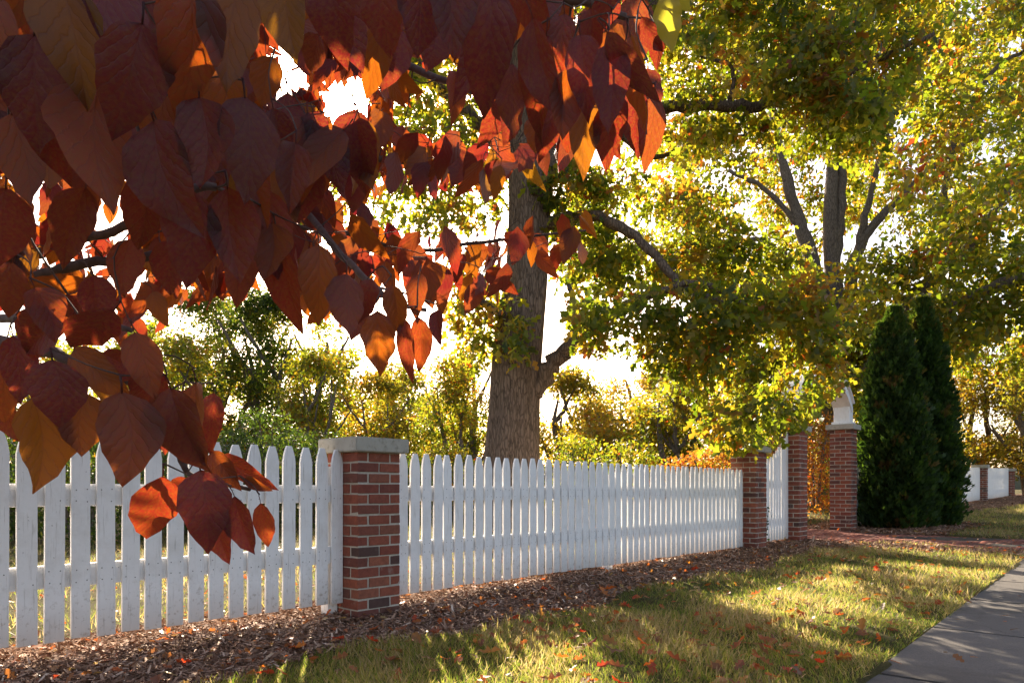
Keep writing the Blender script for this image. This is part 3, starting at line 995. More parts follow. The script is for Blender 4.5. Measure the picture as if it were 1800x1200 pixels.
# the big oak behind the fence
ZT = 9.8
oak_limbs = [
    [PXr(899, 925, ZT, .50), PXr(899, 880, ZT, .43), PXr(901, 800, ZT, .375), PXr(905, 720, ZT, .345), PXr(909, 640, ZT, .335), PXr(917, 560, ZT, .315), PXr(926, 490, ZT, .285),
     PXr(930, 400, ZT, .275), PXr(934, 320, ZT, .30), PXr(925, 220, ZT, .27), PXr(930, 60, ZT, .22), PXr(940, -150, ZT, .17), PXr(930, -500, ZT + .3, .09)],
    [PXr(940, 690, ZT - .1, .12), PXr(975, 635, ZT - .2, .11), PXr(1005, 608, ZT - .3, .085), PXr(1060, 560, ZT - .5, .06), PXr(1140, 520, ZT - .8, .05), PXr(1240, 500, ZT - 1, .04), PXr(1340, 560, ZT - 1.1, .025)],
    [PXr(1000, 615, ZT - .3, .06), PXr(1010, 560, ZT - .2, .045), PXr(1000, 500, ZT - .2, .03)],
    [PXr(930, 410, ZT, .12), PXr(985, 385, ZT - .1, .085), PXr(1040, 382, ZT - .2, .075), PXr(1100, 405, ZT - .4, .068), PXr(1150, 450, ZT - .6, .06), PXr(1200, 505, ZT - .8, .05), PXr(1250, 525, ZT - 1, .04), PXr(1330, 560, ZT - 1.2, .025)],
    [PXr(940, 330, ZT, .22), PXr(985, 270, ZT, .19), PXr(1070, 215, ZT, .13), PXr(1170, 190, ZT, .088), PXr(1300, 187, ZT, .078), PXr(1390, 168, ZT, .07), PXr(1470, 135, ZT, .055), PXr(1540, 105, ZT, .045), PXr(1640, 60, ZT, .03)],
    [PXr(985, 270, ZT, .17), PXr(1060, 130, ZT + .1, .16), PXr(1120, 30, ZT + .1, .15), PXr(1180, -60, ZT + .2, .12), PXr(1330, -240, ZT + .2, .07)],
    [PXr(1120, 30, ZT + .1, .09), PXr(1250, -40, ZT - .5, .07), PXr(1400, -70, ZT - 1.0, .05), PXr(1520, -50, ZT - 1.4, .03)],
    [PXr(918, 300, ZT, .15), PXr(870, 240, ZT, .12), PXr(790, 170, ZT + .2, .08), PXr(700, 60, ZT + .4, .06), PXr(600, -100, ZT + .6, .04)],
    [PXr(1140, 205, ZT, .05), PXr(1180, 245, ZT + .6, .04), PXr(1260, 225, ZT + 1.2, .03), PXr(1330, 215, ZT + 1.6, .02)],
    [PXr(1060, 215, ZT, .05), PXr(1150, 275, ZT + .5, .035), PXr(1230, 243, ZT + .9, .028), PXr(1310, 238, ZT + 1.2, .02)],
    [PXr(1280, 185, ZT, .035), PXr(1288, 150, ZT - .1, .03), PXr(1283, 115, ZT - .2, .025), PXr(1230, 100, ZT - .4, .015)],
    [PXr(915, 560, ZT, .07), PXr(860, 540, ZT - .5, .045), PXr(820, 500, ZT - .9, .03), PXr(800, 470, ZT - 1.1, .02)],
]
def region(out, n, poly, Zr, seed, thr=-.25, f=2.2):
    """twig ends spread through the space seen inside an outline, between two distances, with airy gaps"""
    r_ = np.random.default_rng(seed)
    xs = [p[0] for p in poly]; ys = [p[1] for p in poly]
    got = 0; tries = 0
    while got < n and tries < n * 30:
        tries += 1
        px, py, Z = r_.uniform(min(xs), max(xs)), r_.uniform(min(ys), max(ys)), r_.uniform(*Zr)
        if not inside(px, py, poly): continue
        v = PX(px, py, Z)
        if wob(np.array([[v.x, v.y, v.z]]), f, seed)[0] < thr + r_.normal(0, .12): continue
        out.append((v.x, v.y, v.z)); got += 1

def inside(px, py, poly):
    c = False; n = len(poly)
    for i in range(n):
        x1, y1 = poly[i]; x2, y2 = poly[(i + 1) % n]
        if (y1 > py) != (y2 > py) and px < (x2 - x1) * (py - y1) / (y2 - y1) + x1: c = not c
    return c

ob = []
region(ob, 860, [(1120, -120), (1660, -120), (1640, 40), (1600, 150), (1540, 240), (1440, 215), (1330, 165), (1180, 175), (1130, 60)], (9.2, 11.6), 1, -.02)
region(ob, 170, [(1180, 60), (1500, 40), (1600, 130), (1540, 230), (1440, 215), (1300, 120)], (8.3, 9.3), 11, .1)
region(ob, 190, [(900, -120), (1550, -100), (1450, 260), (1150, 330), (960, 200)], (11.6, 14.6), 12, .05)
region(ob, 300, [(560, -200), (1130, -200), (1120, 20), (940, 30), (700, 40), (560, 0)], (9, 11.5), 2)
region(ob, 120, [(1170, 200), (1400, 200), (1560, 240), (1540, 290), (1330, 240), (1190, 285)], (9.4, 11.2), 3)
region(ob, 380, [(985, 330), (1100, 300), (1210, 330), (1300, 380), (1400, 430), (1440, 520), (1300, 540), (1130, 540), (1000, 520), (970, 430)], (9.4, 11.4), 4, .0)
region(ob, 430, [(1010, 540), (1200, 500), (1440, 500), (1470, 600), (1480, 680), (1420, 715), (1350, 770), (1290, 790), (1240, 770), (1220, 700), (1130, 650), (1060, 680), (1010, 620)], (8.0, 9.9), 5, .04)
region(ob, 75, [(800, 440), (860, 490), (905, 470), (925, 560), (910, 640), (880, 600), (860, 640), (795, 610), (790, 520)], (8.9, 9.9), 6, -.1)
region(ob, 300, [(640, 60), (900, 60), (900, 300), (880, 380), (790, 400), (720, 400), (640, 420), (520, 380), (560, 300), (680, 280)], (9.2, 11.2), 7, -.1)
region(ob, 60, [(940, 330), (1000, 290), (1080, 310), (1060, 380), (980, 370)], (9.2, 10.2), 8, -.3)
def oak_tint(pos, t, b):
    t = t * .92 - .02
    k = rng.random(len(t))
    hot = wob(pos, 2.6, 4)
    t = np.where((hot > .42) & (k < .55), t * .4 + .60, t)
    t = np.where(k > .985, .95, t)
    # the sprigs on the trunk are still fresh green
    return t
x0, y0, _, _ = PXr(901, 900, ZT, 0)
build_tree('oak_tree', (x0, y0, .1), 'big oak with a thick grey brown trunk directly behind the long white fence panel', oak_limbs, ob,
           19, .135, M['oak'], M['bark'], spread=.11, shape='oak', tint_fn=oak_tint, sides=16, twig_min=.003, rough=.07, flat=.8, seed=2)

# the second oak, many stems, beyond the gate
Z2 = 22.0
def q(px, py, r, dz=0): return PXr(px, py, Z2 + dz, r)
oak2_limbs = [
    [q(1468, 905, .62), q(1468, 860, .52), q(1468, 760, .46), q(1470, 700, .46), q(1476, 640, .50), q(1474, 590, .44), q(1466, 500, .26), q(1460, 400, .22), q(1463, 300, .17), q(1470, 180, .12), q(1475, 60, .07), q(1480, -80, .04)],
    [q(1474, 650, .30), q(1450, 560, .26), q(1432, 470, .22), q(1405, 390, .19), q(1380, 300, .14), q(1360, 200, .10), q(1350, 80, .06)],
    [q(1470, 600, .22), q(1462, 500, .2), q(1474, 400, .16), q(1480, 280, .14), q(1478, 170, .09), q(1490, 40, .05)],
    [q(1480, 600, .24), q(1494, 510, .20), q(1512, 430, .17), q(1560, 370, .13), q(1620, 310, .10), q(1700, 250, .07), q(1790, 215, .05)],
    [q(1482, 640, .32), q(1530, 585, .26, -1), q(1580, 545, .22, -1.6), q(1630, 500, .18, -2), q(1690, 450, .14, -2.4), q(1740, 380, .12, -3), q(1800, 300, .09, -3), q(1880, 230, .06, -3)],
    [q(1484, 680, .30), q(1520, 655, .24, -1), q(1590, 590, .20, -2), q(1660, 548, .17, -3), q(1760, 500, .15, -4), q(1860, 470, .1, -4)],
    [q(1430, 480, .12), q(1370, 440, .08, -.6), q(1320, 420, .06, -1), q(1260, 440, .04, -1.4)],
    [q(1440, 520, .10), q(1380, 500, .08, -.6), q(1310, 480, .05, -1)],
    [q(1500, 480, .12), q(1520, 380, .1), q(1545, 280, .07), q(1560, 160, .05)],
    [q(1690, 450, .1, -2.4), q(1660, 360, .09, -3), q(1680, 250, .07, -3.4), q(1740, 130, .06, -4), q(1800, 90, .04, -4)],
    [q(1605, 330, .07), q(1560, 250, .06), q(1590, 120, .05)],
    [q(1410, 400, .10), q(1340, 330, .07), q(1280, 300, .05)],
]
b2 = []
region(b2, 1050, [(1130, 250), (1400, 180), (1640, -100), (1900, -150), (1900, 420), (1700, 470), (1640, 430), (1520, 400), (1400, 460), (1300, 520), (1130, 520), (1000, 470), (1120, 330)], (22.6, 28), 21, .10, 1.1)
region(b2, 270, [(1600, 0), (1900, -40), (1900, 500), (1640, 480), (1560, 300)], (15, 21), 22, 0, 1.3)
region(b2, 330, [(1480, 470), (1560, 430), (1860, 450), (1860, 680), (1680, 640), (1640, 560), (1500, 640)], (17, 23), 23, 0, 1.3)
region(b2, 260, [(1230, 480), (1440, 480), (1460, 700), (1400, 760), (1300, 760), (1240, 640)], (20, 23.5), 24, -.1, 1.3)
region(b2, 110, [(1490, 540), (1560, 520), (1560, 720), (1500, 730)], (20, 23), 25, -.1, 1.3)
region(b2, 200, [(1300, -260), (1640, -260), (1640, 40), (1300, 100)], (18, 24), 26, -.1, 1.1)
def oak2_tint(pos, t, b):
    k = rng.random(len(t)); hot = wob(pos, 1.3, 9)
    t = t * .92 - .02
    return np.where((hot > .4) & (k < .5), t + .3, t)
x2, y2, _, _ = q(1468, 900, 0)
build_tree('oak_tree', (x2, y2, .3), 'many-stemmed spreading oak behind the gate pillars, right of the big oak', oak2_limbs, b2,
           40, .205, M['oak2'], M['bark2'], spread=.23, shape='dm', tint_fn=oak2_tint, sides=10, twig_min=.007, flat=.75, seed=5)

# background trees, generated one by one from their own trunk and crown
def bg_tree(px, Z, H, spread, label, leafmat, n, size, base_py=None, crown_lo=.25, lean=0, stems=1, seed=0, name='tree', rr=(.45, .9), nb=26, trunk_r=.16, group='trees beyond the fence', top_taper=.6, tr=(0, 1)):
    r_ = np.random.default_rng(seed + 100)
    bx_ = (px - 900) / F * Z
    s, m = SM(bx_, Z)
    zb = float(gz(s, m)) - .05
    limbs = []; bl = []
    trunk_r *= 1.55
    for k in range(stems):
        a = lean + (k - (stems - 1) / 2) * .22
        hh = H * (.86 - .08 * abs(k - (stems - 1) / 2))
        pts = []
        for i in range(5):
            u = i / 4
            pts.append((bx_ + a * hh * u + r_.normal(0, .02) * H * u, Z + r_.normal(0, .03) * H * u, zb + hh * u, trunk_r * (1 - .85 * u) * (1 if k == 0 else .8)))
        limbs.append(pts)
    for k in range(8):
        st = limbs[k % stems][1 + k % 3]; th = r_.random() * 6.283; u = min(.92, .35 + .09 * k)
        w_ = spread * .6
        limbs.append([(st[0], st[1], st[2], trunk_r * .42), (st[0] + w_ * .45 * math.cos(th), st[1] + w_ * .45 * math.sin(th), st[2] + H * .10, trunk_r * .28), (st[0] + w_ * math.cos(th), st[1] + w_ * math.sin(th), st[2] + H * .26, trunk_r * .12)])
    N = nb * 5
    while len(bl) < N:
        u = crown_lo + (1 - crown_lo) * r_.random()
        g = (u - crown_lo) / (1 - crown_lo)
        th = r_.random() * 6.283
        wd = spread * 1.12 * (math.sin(math.pi * min(1, g * .80 + .17)) ** .6) * (1 + .22 * math.sin(th * 3 + g * 9 + seed) + .15 * math.sin(g * 23 + seed))
        rad = wd * r_.random() ** .5
        c = (bx_ + lean * H * u * .8 + rad * math.cos(th), Z + rad * math.sin(th) * .8, zb + H * u)
        if wob(np.array([c]), 1.25, seed)[0] < .02 + r_.normal(0, .1): continue
        bl.append(c)
    return build_tree(name, (bx_, Z, zb), label, limbs, bl, max(12, int(n * 1.15 / N)), size, leafmat, M['bark2'], group=group, spread=size * 1.55, shape='dm', sides=7, twig_min=.007, tint_range=tr, seed=seed, flat=.8)

T = M['oak2']; G = M['gold']; Sh = M['shrub']; Rr = M['rust']
bg_tree(395, 27, 8.4, 2.6, 'dark stemmed tree left of centre, seen between the red leaves and the near fence panel', M['dusk'], 15000, .15, stems=3, seed=1, trunk_r=.17, nb=34, lean=-.02)
bg_tree(470, 25, 7.6, 2.1, 'straight dark trunked tree just left of the near brick pillar', M['dusk'], 13000, .15, stems=2, seed=2, trunk_r=.17, lean=.0, nb=28)
bg_tree(505, 26, 7.2, 1.9, 'tree leaning to the right behind the near brick pillar', T, 9000, .15, stems=1, seed=3, trunk_r=.20, lean=.28, nb=26)
bg_tree(290, 30, 8.0, 2.4, 'leafy tree behind the leftmost red leaves above the fence', T, 11000, .17, stems=2, seed=4, lean=-.1, nb=26)
bg_tree(705, 27, 5.6, 1.6, 'small rounded tree with a thin dark trunk right of the near brick pillar', T, 7000, .14, stems=2, seed=5, trunk_r=.10, nb=24, crown_lo=.3)
bg_tree(630, 33, 6.0, 2.0, 'yellow tree standing in gold leaf behind the near brick pillar', G, 8000, .17, stems=2, seed=6, trunk_r=.10, nb=22, crown_lo=.15)
bg_tree(835, 25, 5.6, 1.2, 'tall loose green tree touching the left side of the big trunk', T, 6000, .15, stems=1, seed=7, trunk_r=.12, nb=18, crown_lo=.3)
bg_tree(985, 24, 4.6, 1.3, 'crooked dark limbed tree touching the right side of the big trunk', G, 6000, .15, stems=2, seed=8, trunk_r=.14, nb=20, crown_lo=.2, lean=.08)
bg_tree(1090, 22, 4.0, 1.7, 'broad gold and green tree above the middle of the long fence panel', G, 9000, .14, stems=3, seed=9, trunk_r=.10, nb=28, crown_lo=.15)
bg_tree(1190, 20, 4.0, 1.6, 'green bushy tree above the right part of the long fence panel', T, 9000, .13, stems=3, seed=10, trunk_r=.10, nb=28, crown_lo=.1)
bg_tree(1400, 33, 6.5, 2.2, 'golden tree seen through the gate opening', G, 7000, .17, stems=2, seed=12, nb=24, crown_lo=.1)
bg_tree(1720, 33, 7.0, 3.0, 'glowing yellow tree above the far fence just right of the evergreens', G, 14000, .17, stems=2, seed=13, nb=40, crown_lo=.12, trunk_r=.14)
bg_tree(1810, 30, 6.6, 2.6, 'yellow and brown tree over the far fence at the right edge of view', G, 10000, .16, stems=2, seed=14, nb=30, crown_lo=.15)
bg_tree(1600, 36, 7.2, 2.6, 'yellow tree mostly hidden behind the tall evergreens', G, 8000, .18, stems=2, seed=15, nb=26, crown_lo=.15)
bg_tree(1530, 30, 5.0, 1.6, 'pale green tree between the right gate pillar and the evergreens', G, 4000, .17, stems=1, seed=16, nb=16, crown_lo=.2)
bg_tree(40, 30, 7.5, 2.8, 'tree at the left edge of view behind the darkest red leaves', T, 8000, .18, stems=2, seed=17, nb=26)
bg_tree(160, 38, 8.5, 3.2, 'farther tree left of the dark stemmed group', T, 8000, .2, stems=2, seed=18, nb=26)
bg_tree(760, 42, 6.0, 2.6, 'distant tree between the near brick pillar and the big trunk', T, 6000, .2, stems=1, seed=19, nb=20)
bg_tree(1290, 36, 5.6, 2.6, 'distant tree behind the low brick pillar at the end of the long fence', G, 7000, .2, stems=2, seed=20, nb=24, crown_lo=.1)

bg_tree(330, 24, 6.0, 1.9, 'loose yellow green tree behind the hanging red leaf cluster', T, 8000, .14, stems=3, seed=21, nb=28, crown_lo=.12, trunk_r=.09)
bg_tree(560, 22, 5.0, 1.5, 'low spreading tree just behind the near brick pillar cap', T, 8000, .13, stems=2, seed=22, nb=24, crown_lo=.1, trunk_r=.09)
bg_tree(660, 24, 4.6, 1.4, 'low gold tree right of the near brick pillar cap', G, 7000, .13, stems=2, seed=23, nb=22, crown_lo=.1, trunk_r=.08)
bg_tree(795, 21, 4.6, 1.1, 'slim green tree left of the big trunk', T, 6000, .12, stems=2, seed=24, nb=20, crown_lo=.15, trunk_r=.08)
bg_tree(1150, 30, 6.4, 2.4, 'wide pale gold tree behind the drooping oak branches', G, 8000, .16, stems=3, seed=25, nb=28, crown_lo=.12)

# shrubs behind the fence
shr = [(-60, 11.5, 1.9, 1.1, Sh), (40, 12.2, 1.7, 1.0, Sh), (140, 11.5, 1.8, 1.0, Sh), (235, 13, 1.9, 1.1, Sh), (320, 14, 2.0, 1.1, Sh), (400, 15, 2.1, 1.2, Sh), (475, 15, 2.2, 1.1, Sh), (545, 16, 2.0, 1.1, Sh),
       (620, 17, 1.9, 1.1, G), (700, 18, 1.8, 1.1, Sh), (790, 19, 1.8, 1.1, T), (1010, 17, 1.7, 1.0, T), (1100, 15.5, 1.7, .9, T), (1185, 14.8, 1.7, .85, Rr), (1245, 14.2, 1.75, .8, Rr), (1300, 15, 1.9, .9, T), (1385, 17, 2.2, .9, Rr), (1432, 19, 2.5, .85, Rr), (1400, 22, 2.6, 1.2, T), (1520, 21, 2.4, 1.2, T)]
sl = {id(Sh): 'dark green shrub', id(G): 'gold leaved shrub', id(T): 'green and yellow shrub', id(Rr): 'rust red shrub'}
where = ['behind the near fence at the left edge', 'behind the near fence, second from the left edge', 'behind the near fence under the big purple leaves', 'behind the near fence left of its hanging leaf cluster',
         'behind the hanging cluster of red leaves', 'under the dark stemmed tree', 'at the foot of the straight dark trunk', 'just left of the near brick pillar', 'just right of the near brick pillar', 'under the small rounded tree',
         'left of the big oak trunk', 'right of the big oak trunk', 'over the middle of the long fence', 'over the right part of the long fence', 'left of the low pillar that ends the long fence', 'behind the low pillar that ends the long fence',
         'behind the sweeping pickets', 'seen low through the gate opening', 'seen through the gate opening behind the rust red one', 'right of the gate pillar behind the evergreens']
def shrub(px, Z, H, R_, mt, label, seed):
    r_ = np.random.default_rng(seed)
    H *= r_.uniform(.82, 1.22)
    bx_ = (px - 900) / F * Z
    s, m = SM(bx_, Z); zb = float(gz(s, m)) - .03
    limbs = []; bl = []
    for k in range(5):
        a = k * 1.257 + r_.random()
        limbs.append([(bx_ + .1 * math.cos(a), Z + .1 * math.sin(a), zb, .03), (bx_ + R_ * .3 * math.cos(a), Z + R_ * .3 * math.sin(a), zb + H * .5, .022), (bx_ + R_ * .55 * math.cos(a), Z + R_ * .55 * math.sin(a), zb + H * .85, .01)])
    for i in range(120):
        u = .06 + .9 * r_.random(); th = r_.random() * 6.283
        rad = R_ * 1.1 * math.sqrt(r_.random()) * (1 - .55 * max(0, u - .5) / .5) * (1 + .18 * math.sin(th * 3 + seed) + .12 * math.sin(u * 17 + seed))
        bl.append((bx_ + rad * math.cos(th), Z + rad * math.sin(th), zb + H * u))
    return build_tree('shrub', (bx_, Z, zb), label, limbs, bl, 38, .085, mt, M['bark2'], group='shrubs behind the fence', cat='shrub', spread=.12, shape='dm', sides=6, twig_min=.003, seed=seed)
for i, (px, Z, H, R_, mt) in enumerate(shr):
    shrub(px, Z, H, R_, mt, sl[id(mt)] + ' ' + where[i], 40 + i)

# ------------------------------------------------------------------ arborvitae pair
def prof(u):
    u = np.asarray(u, float)
    return (np.interp(u, [0, .05, .18, .35, .55, .75, .9, 1], [.80, .95, 1.0, .93, .76, .52, .28, .03]))
def thuja(px, Z, top_py, w, label, spires, seed, n):
    r_ = np.random.default_rng(seed)
    bx_ = (px - 900) / F * Z
    s, m = SM(bx_, Z); zb = float(gz(s, m)) - .02
    H = CZ + (HY - top_py) / F * Z - zb
    root = empty('arborvitae', (bx_, Z, zb)); tag(root, label, 'evergreen', 'arborvitae beside the gate pillar')
    MB().tube([(0, 0, -.05), (0, 0, H * .5), (0, 0, H * .93)], [.10, .06, .012], 8).build('trunk', M['bark2'], root, smooth=True)
    def rad(u): return w * prof(u)
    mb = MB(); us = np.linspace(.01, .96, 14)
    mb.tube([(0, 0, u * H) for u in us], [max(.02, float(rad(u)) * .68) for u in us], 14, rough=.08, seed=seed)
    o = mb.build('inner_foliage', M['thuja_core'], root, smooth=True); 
    P = []; ax = []
    for (dx, dy, hh, ww, cnt) in [(0, 0, 1.0, 1.0, 1.0)] + spires:
        k = int(n * cnt)
        u = r_.random(k) ** 1.15 * .985 + .01
        th = r_.random(k) * 6.283
        # tufted surface
        tuft = .12 * np.sin(th * 5 + u * 23 + seed) + .13 * np.sin(th * 9 - u * 41) + .09 * np.sin(th * 17 + u * 90)
        rr = (prof(u) * w * ww) * (1 + tuft * 1.15) * r_.uniform(.76, 1.10, k) + .02
        x = dx * w * np.clip(u * 1.6, 0, 1) + rr * np.cos(th); y = dy * w + rr * np.sin(th); z = u * H * hh
        P.append(np.stack([x, y, z], 1)); ax.append(np.stack([np.cos(th), np.sin(th), np.zeros(k)], 1))
    P = np.vstack(P); ax = np.vstack(ax)
    yd = ax * .75 + np.array([0, 0, .9]) + unit(len(P)) * .45
    R = frames(yd, unit(len(P)))
    t = np.clip(r_.normal(.33, .20, len(P)) + .30 * (P[:, 2] / H > .85) + .75 * (wob(P, 5.5, seed) > .66), 0, 1)
    o = batch('crown', th_v, th_f, P, R, r_.uniform(.07, .15, len(P)), t, M['thuja'], root); o['kind'] = 'stuff'
thuja(1572, 13.6, 542, .56, 'dark green arborvitae with two tips, left one of the pair beside the gate pillar', [(-.42, .0, .93, .62, .4), (.3, -.3, .8, .6, .3)], 3, 17000)
thuja(1622, 14.3, 526, .58, 'dark green arborvitae with one sharp tip, right one of the pair beside the gate pillar', [(.12, -.3, .84, .7, .4)], 5, 19000)

# ================================================================== THE FOREGROUND DOGWOOD
def dog_mesh(seed, n=11, k=6, petiole=True):
    r_ = random.Random(seed)
    V = []; UV = []
    curl = r_.choice((-.12, .08, .2, .35, .55, .75)) + r_.uniform(-.05, .05); fold = r_.uniform(-.15, .85); wave = r_.uniform(.012, .045); tw = r_.uniform(-.35, .35); sidec = r_.uniform(-.07, .07)
    ph = r_.uniform(0, 6)
    asym = r_.uniform(.82, 1.2)
    for i in range(n + 1):
        u = i / n
        # ovate with a drawn out tip
        w = .285 * (math.sin(math.pi * min(1, u ** .82)) ** .78) * (1 - .30 * u)
        if u > .84: w *= max(0.05, 1 - (u - .84) / .19) ** .5 + .02
        if u < .02: w = .004
        cy = u; cz = -curl * u * u * .9; cx = sidec * math.sin(math.pi * u)
        ta = tw * u
        for j in range(-k, k + 1):
            a = j / k
            x = a * w * (asym if a > 0 else 1 / asym) + ((.006 + .006 * r_.random()) * math.sin(i * 2.1 + (2 if a > 0 else 0) + ph) if abs(a) == 1 and 0 < i < n else 0)
            z = fold * abs(x) * 1.0 - .9 * fold * abs(x) ** 2 + wave * math.sin(u * 17 + ph + (1.4 if a > 0 else 0)) * abs(a) ** 2
            X = x * math.cos(ta) - z * math.sin(ta); Zz = x * math.sin(ta) + z * math.cos(ta)
            V.append((cx + X, cy, cz + Zz)); UV.append((.5 + .5 * a * (w / .285), u))
    c = 2 * k + 1
    Fq = [(i * c + j, i * c + j + 1, (i + 1) * c + j + 1, (i + 1) * c + j) for i in range(n) for j in range(c - 1)]
    return V, Fq, UV
dog_meshes = []
dog_raw = []
for sd in range(26):
    V, Fq, UV = dog_mesh(sd)
    n0 = len(V)
    # petiole: a thin four sided stalk behind the base
    st = MB().tube([(0, .02, 0), (.0, -.08, .01), (.01, -.17, .035)], [.007, .0085, .011], 4)
    V = V + st.v; Fq = Fq + [tuple(n0 + i for i in f) for f in st.f if len(f) == 4]
    UV = UV + [(.5, 0)] * len(st.v)
    me = npmesh('leaf', V, Fq, uv=UV, smooth=True)
    me.materials.append(M['dog'])
    dog_meshes.append(me)
for sd in range(6):
    V, Fq, UV = dog_mesh(50 + sd, 5, 2)
    dog_raw.append((V, Fq, UV))

dog = empty('dogwood_tree', (-3.2, 1.9, 0.1))
tag(dog, 'dogwood with large red and purple autumn leaves hanging close in front of the camera', 'tree')
DB = Vector((-3.2, 1.9, .1))
def dpart(mb, name, smooth=True): 
    mb.v = [tuple(Vector(v) - DB) for v in mb.v]
    return mb.build(name, M['twig_red'], dog, smooth=smooth)
leaf_count = [0]; last = [None]
extra = []     # leaves past the limit of single objects
nodes = []     # where twigs must reach

def leaf_at(base, tip, yaw, width=1.0, force=False):
    """base, tip world points; yaw turns the blade round its length, 0 = facing the lens"""
    base = Vector(base); tip = Vector(tip)
    y = tip - base; L = y.length
    if L < 1e-4: return
    y.normalize()
    view = (Vector((0, 0, CZ)) - base).normalized()
    nz = view - y * view.dot(y)
    if nz.length < .05: nz = Vector((0, 0, 1)) - y * y.z
    nz.normalize()
    nz = Matrix.Rotation(yaw, 3, y) @ nz
    x = y.cross(nz).normalized(); z = x.cross(y)
    Rm = Matrix((x, y, z)).transposed()
    if leaf_count[0] < 299 or force:
        o = bpy.data.objects.new('leaf', random.choice(dog_meshes)); C.objects.link(o); o.parent = dog
        o.matrix_local = Matrix.Translation(base - DB) @ Rm.to_4x4() @ Matrix.Diagonal((L * width, L, L, 1))
        leaf_count[0] += 1
        last[0] = o
    else:
        extra.append((base, Rm, L, width))
    nodes.append(base - y * L * .17)

def L_(bx_, by_, tx, ty, w, Z, yaw=None, dz=None):
    """one leaf measured in the photograph (w = widest, in pixels), set at its own depth"""
    b = PX(bx_, by_, Z)
    t = PX(tx, ty, Z + (random.uniform(-.02, .03) if dz is None else dz) * Z)
    Lp = math.hypot(tx - bx_, ty - by_)
    yaw = random.uniform(-.5, .5) if yaw is None else yaw
    leaf_at(b, t, yaw, min(1.6, max(.5, (w / Lp) / .50 / max(.5, math.cos(yaw)))), True)

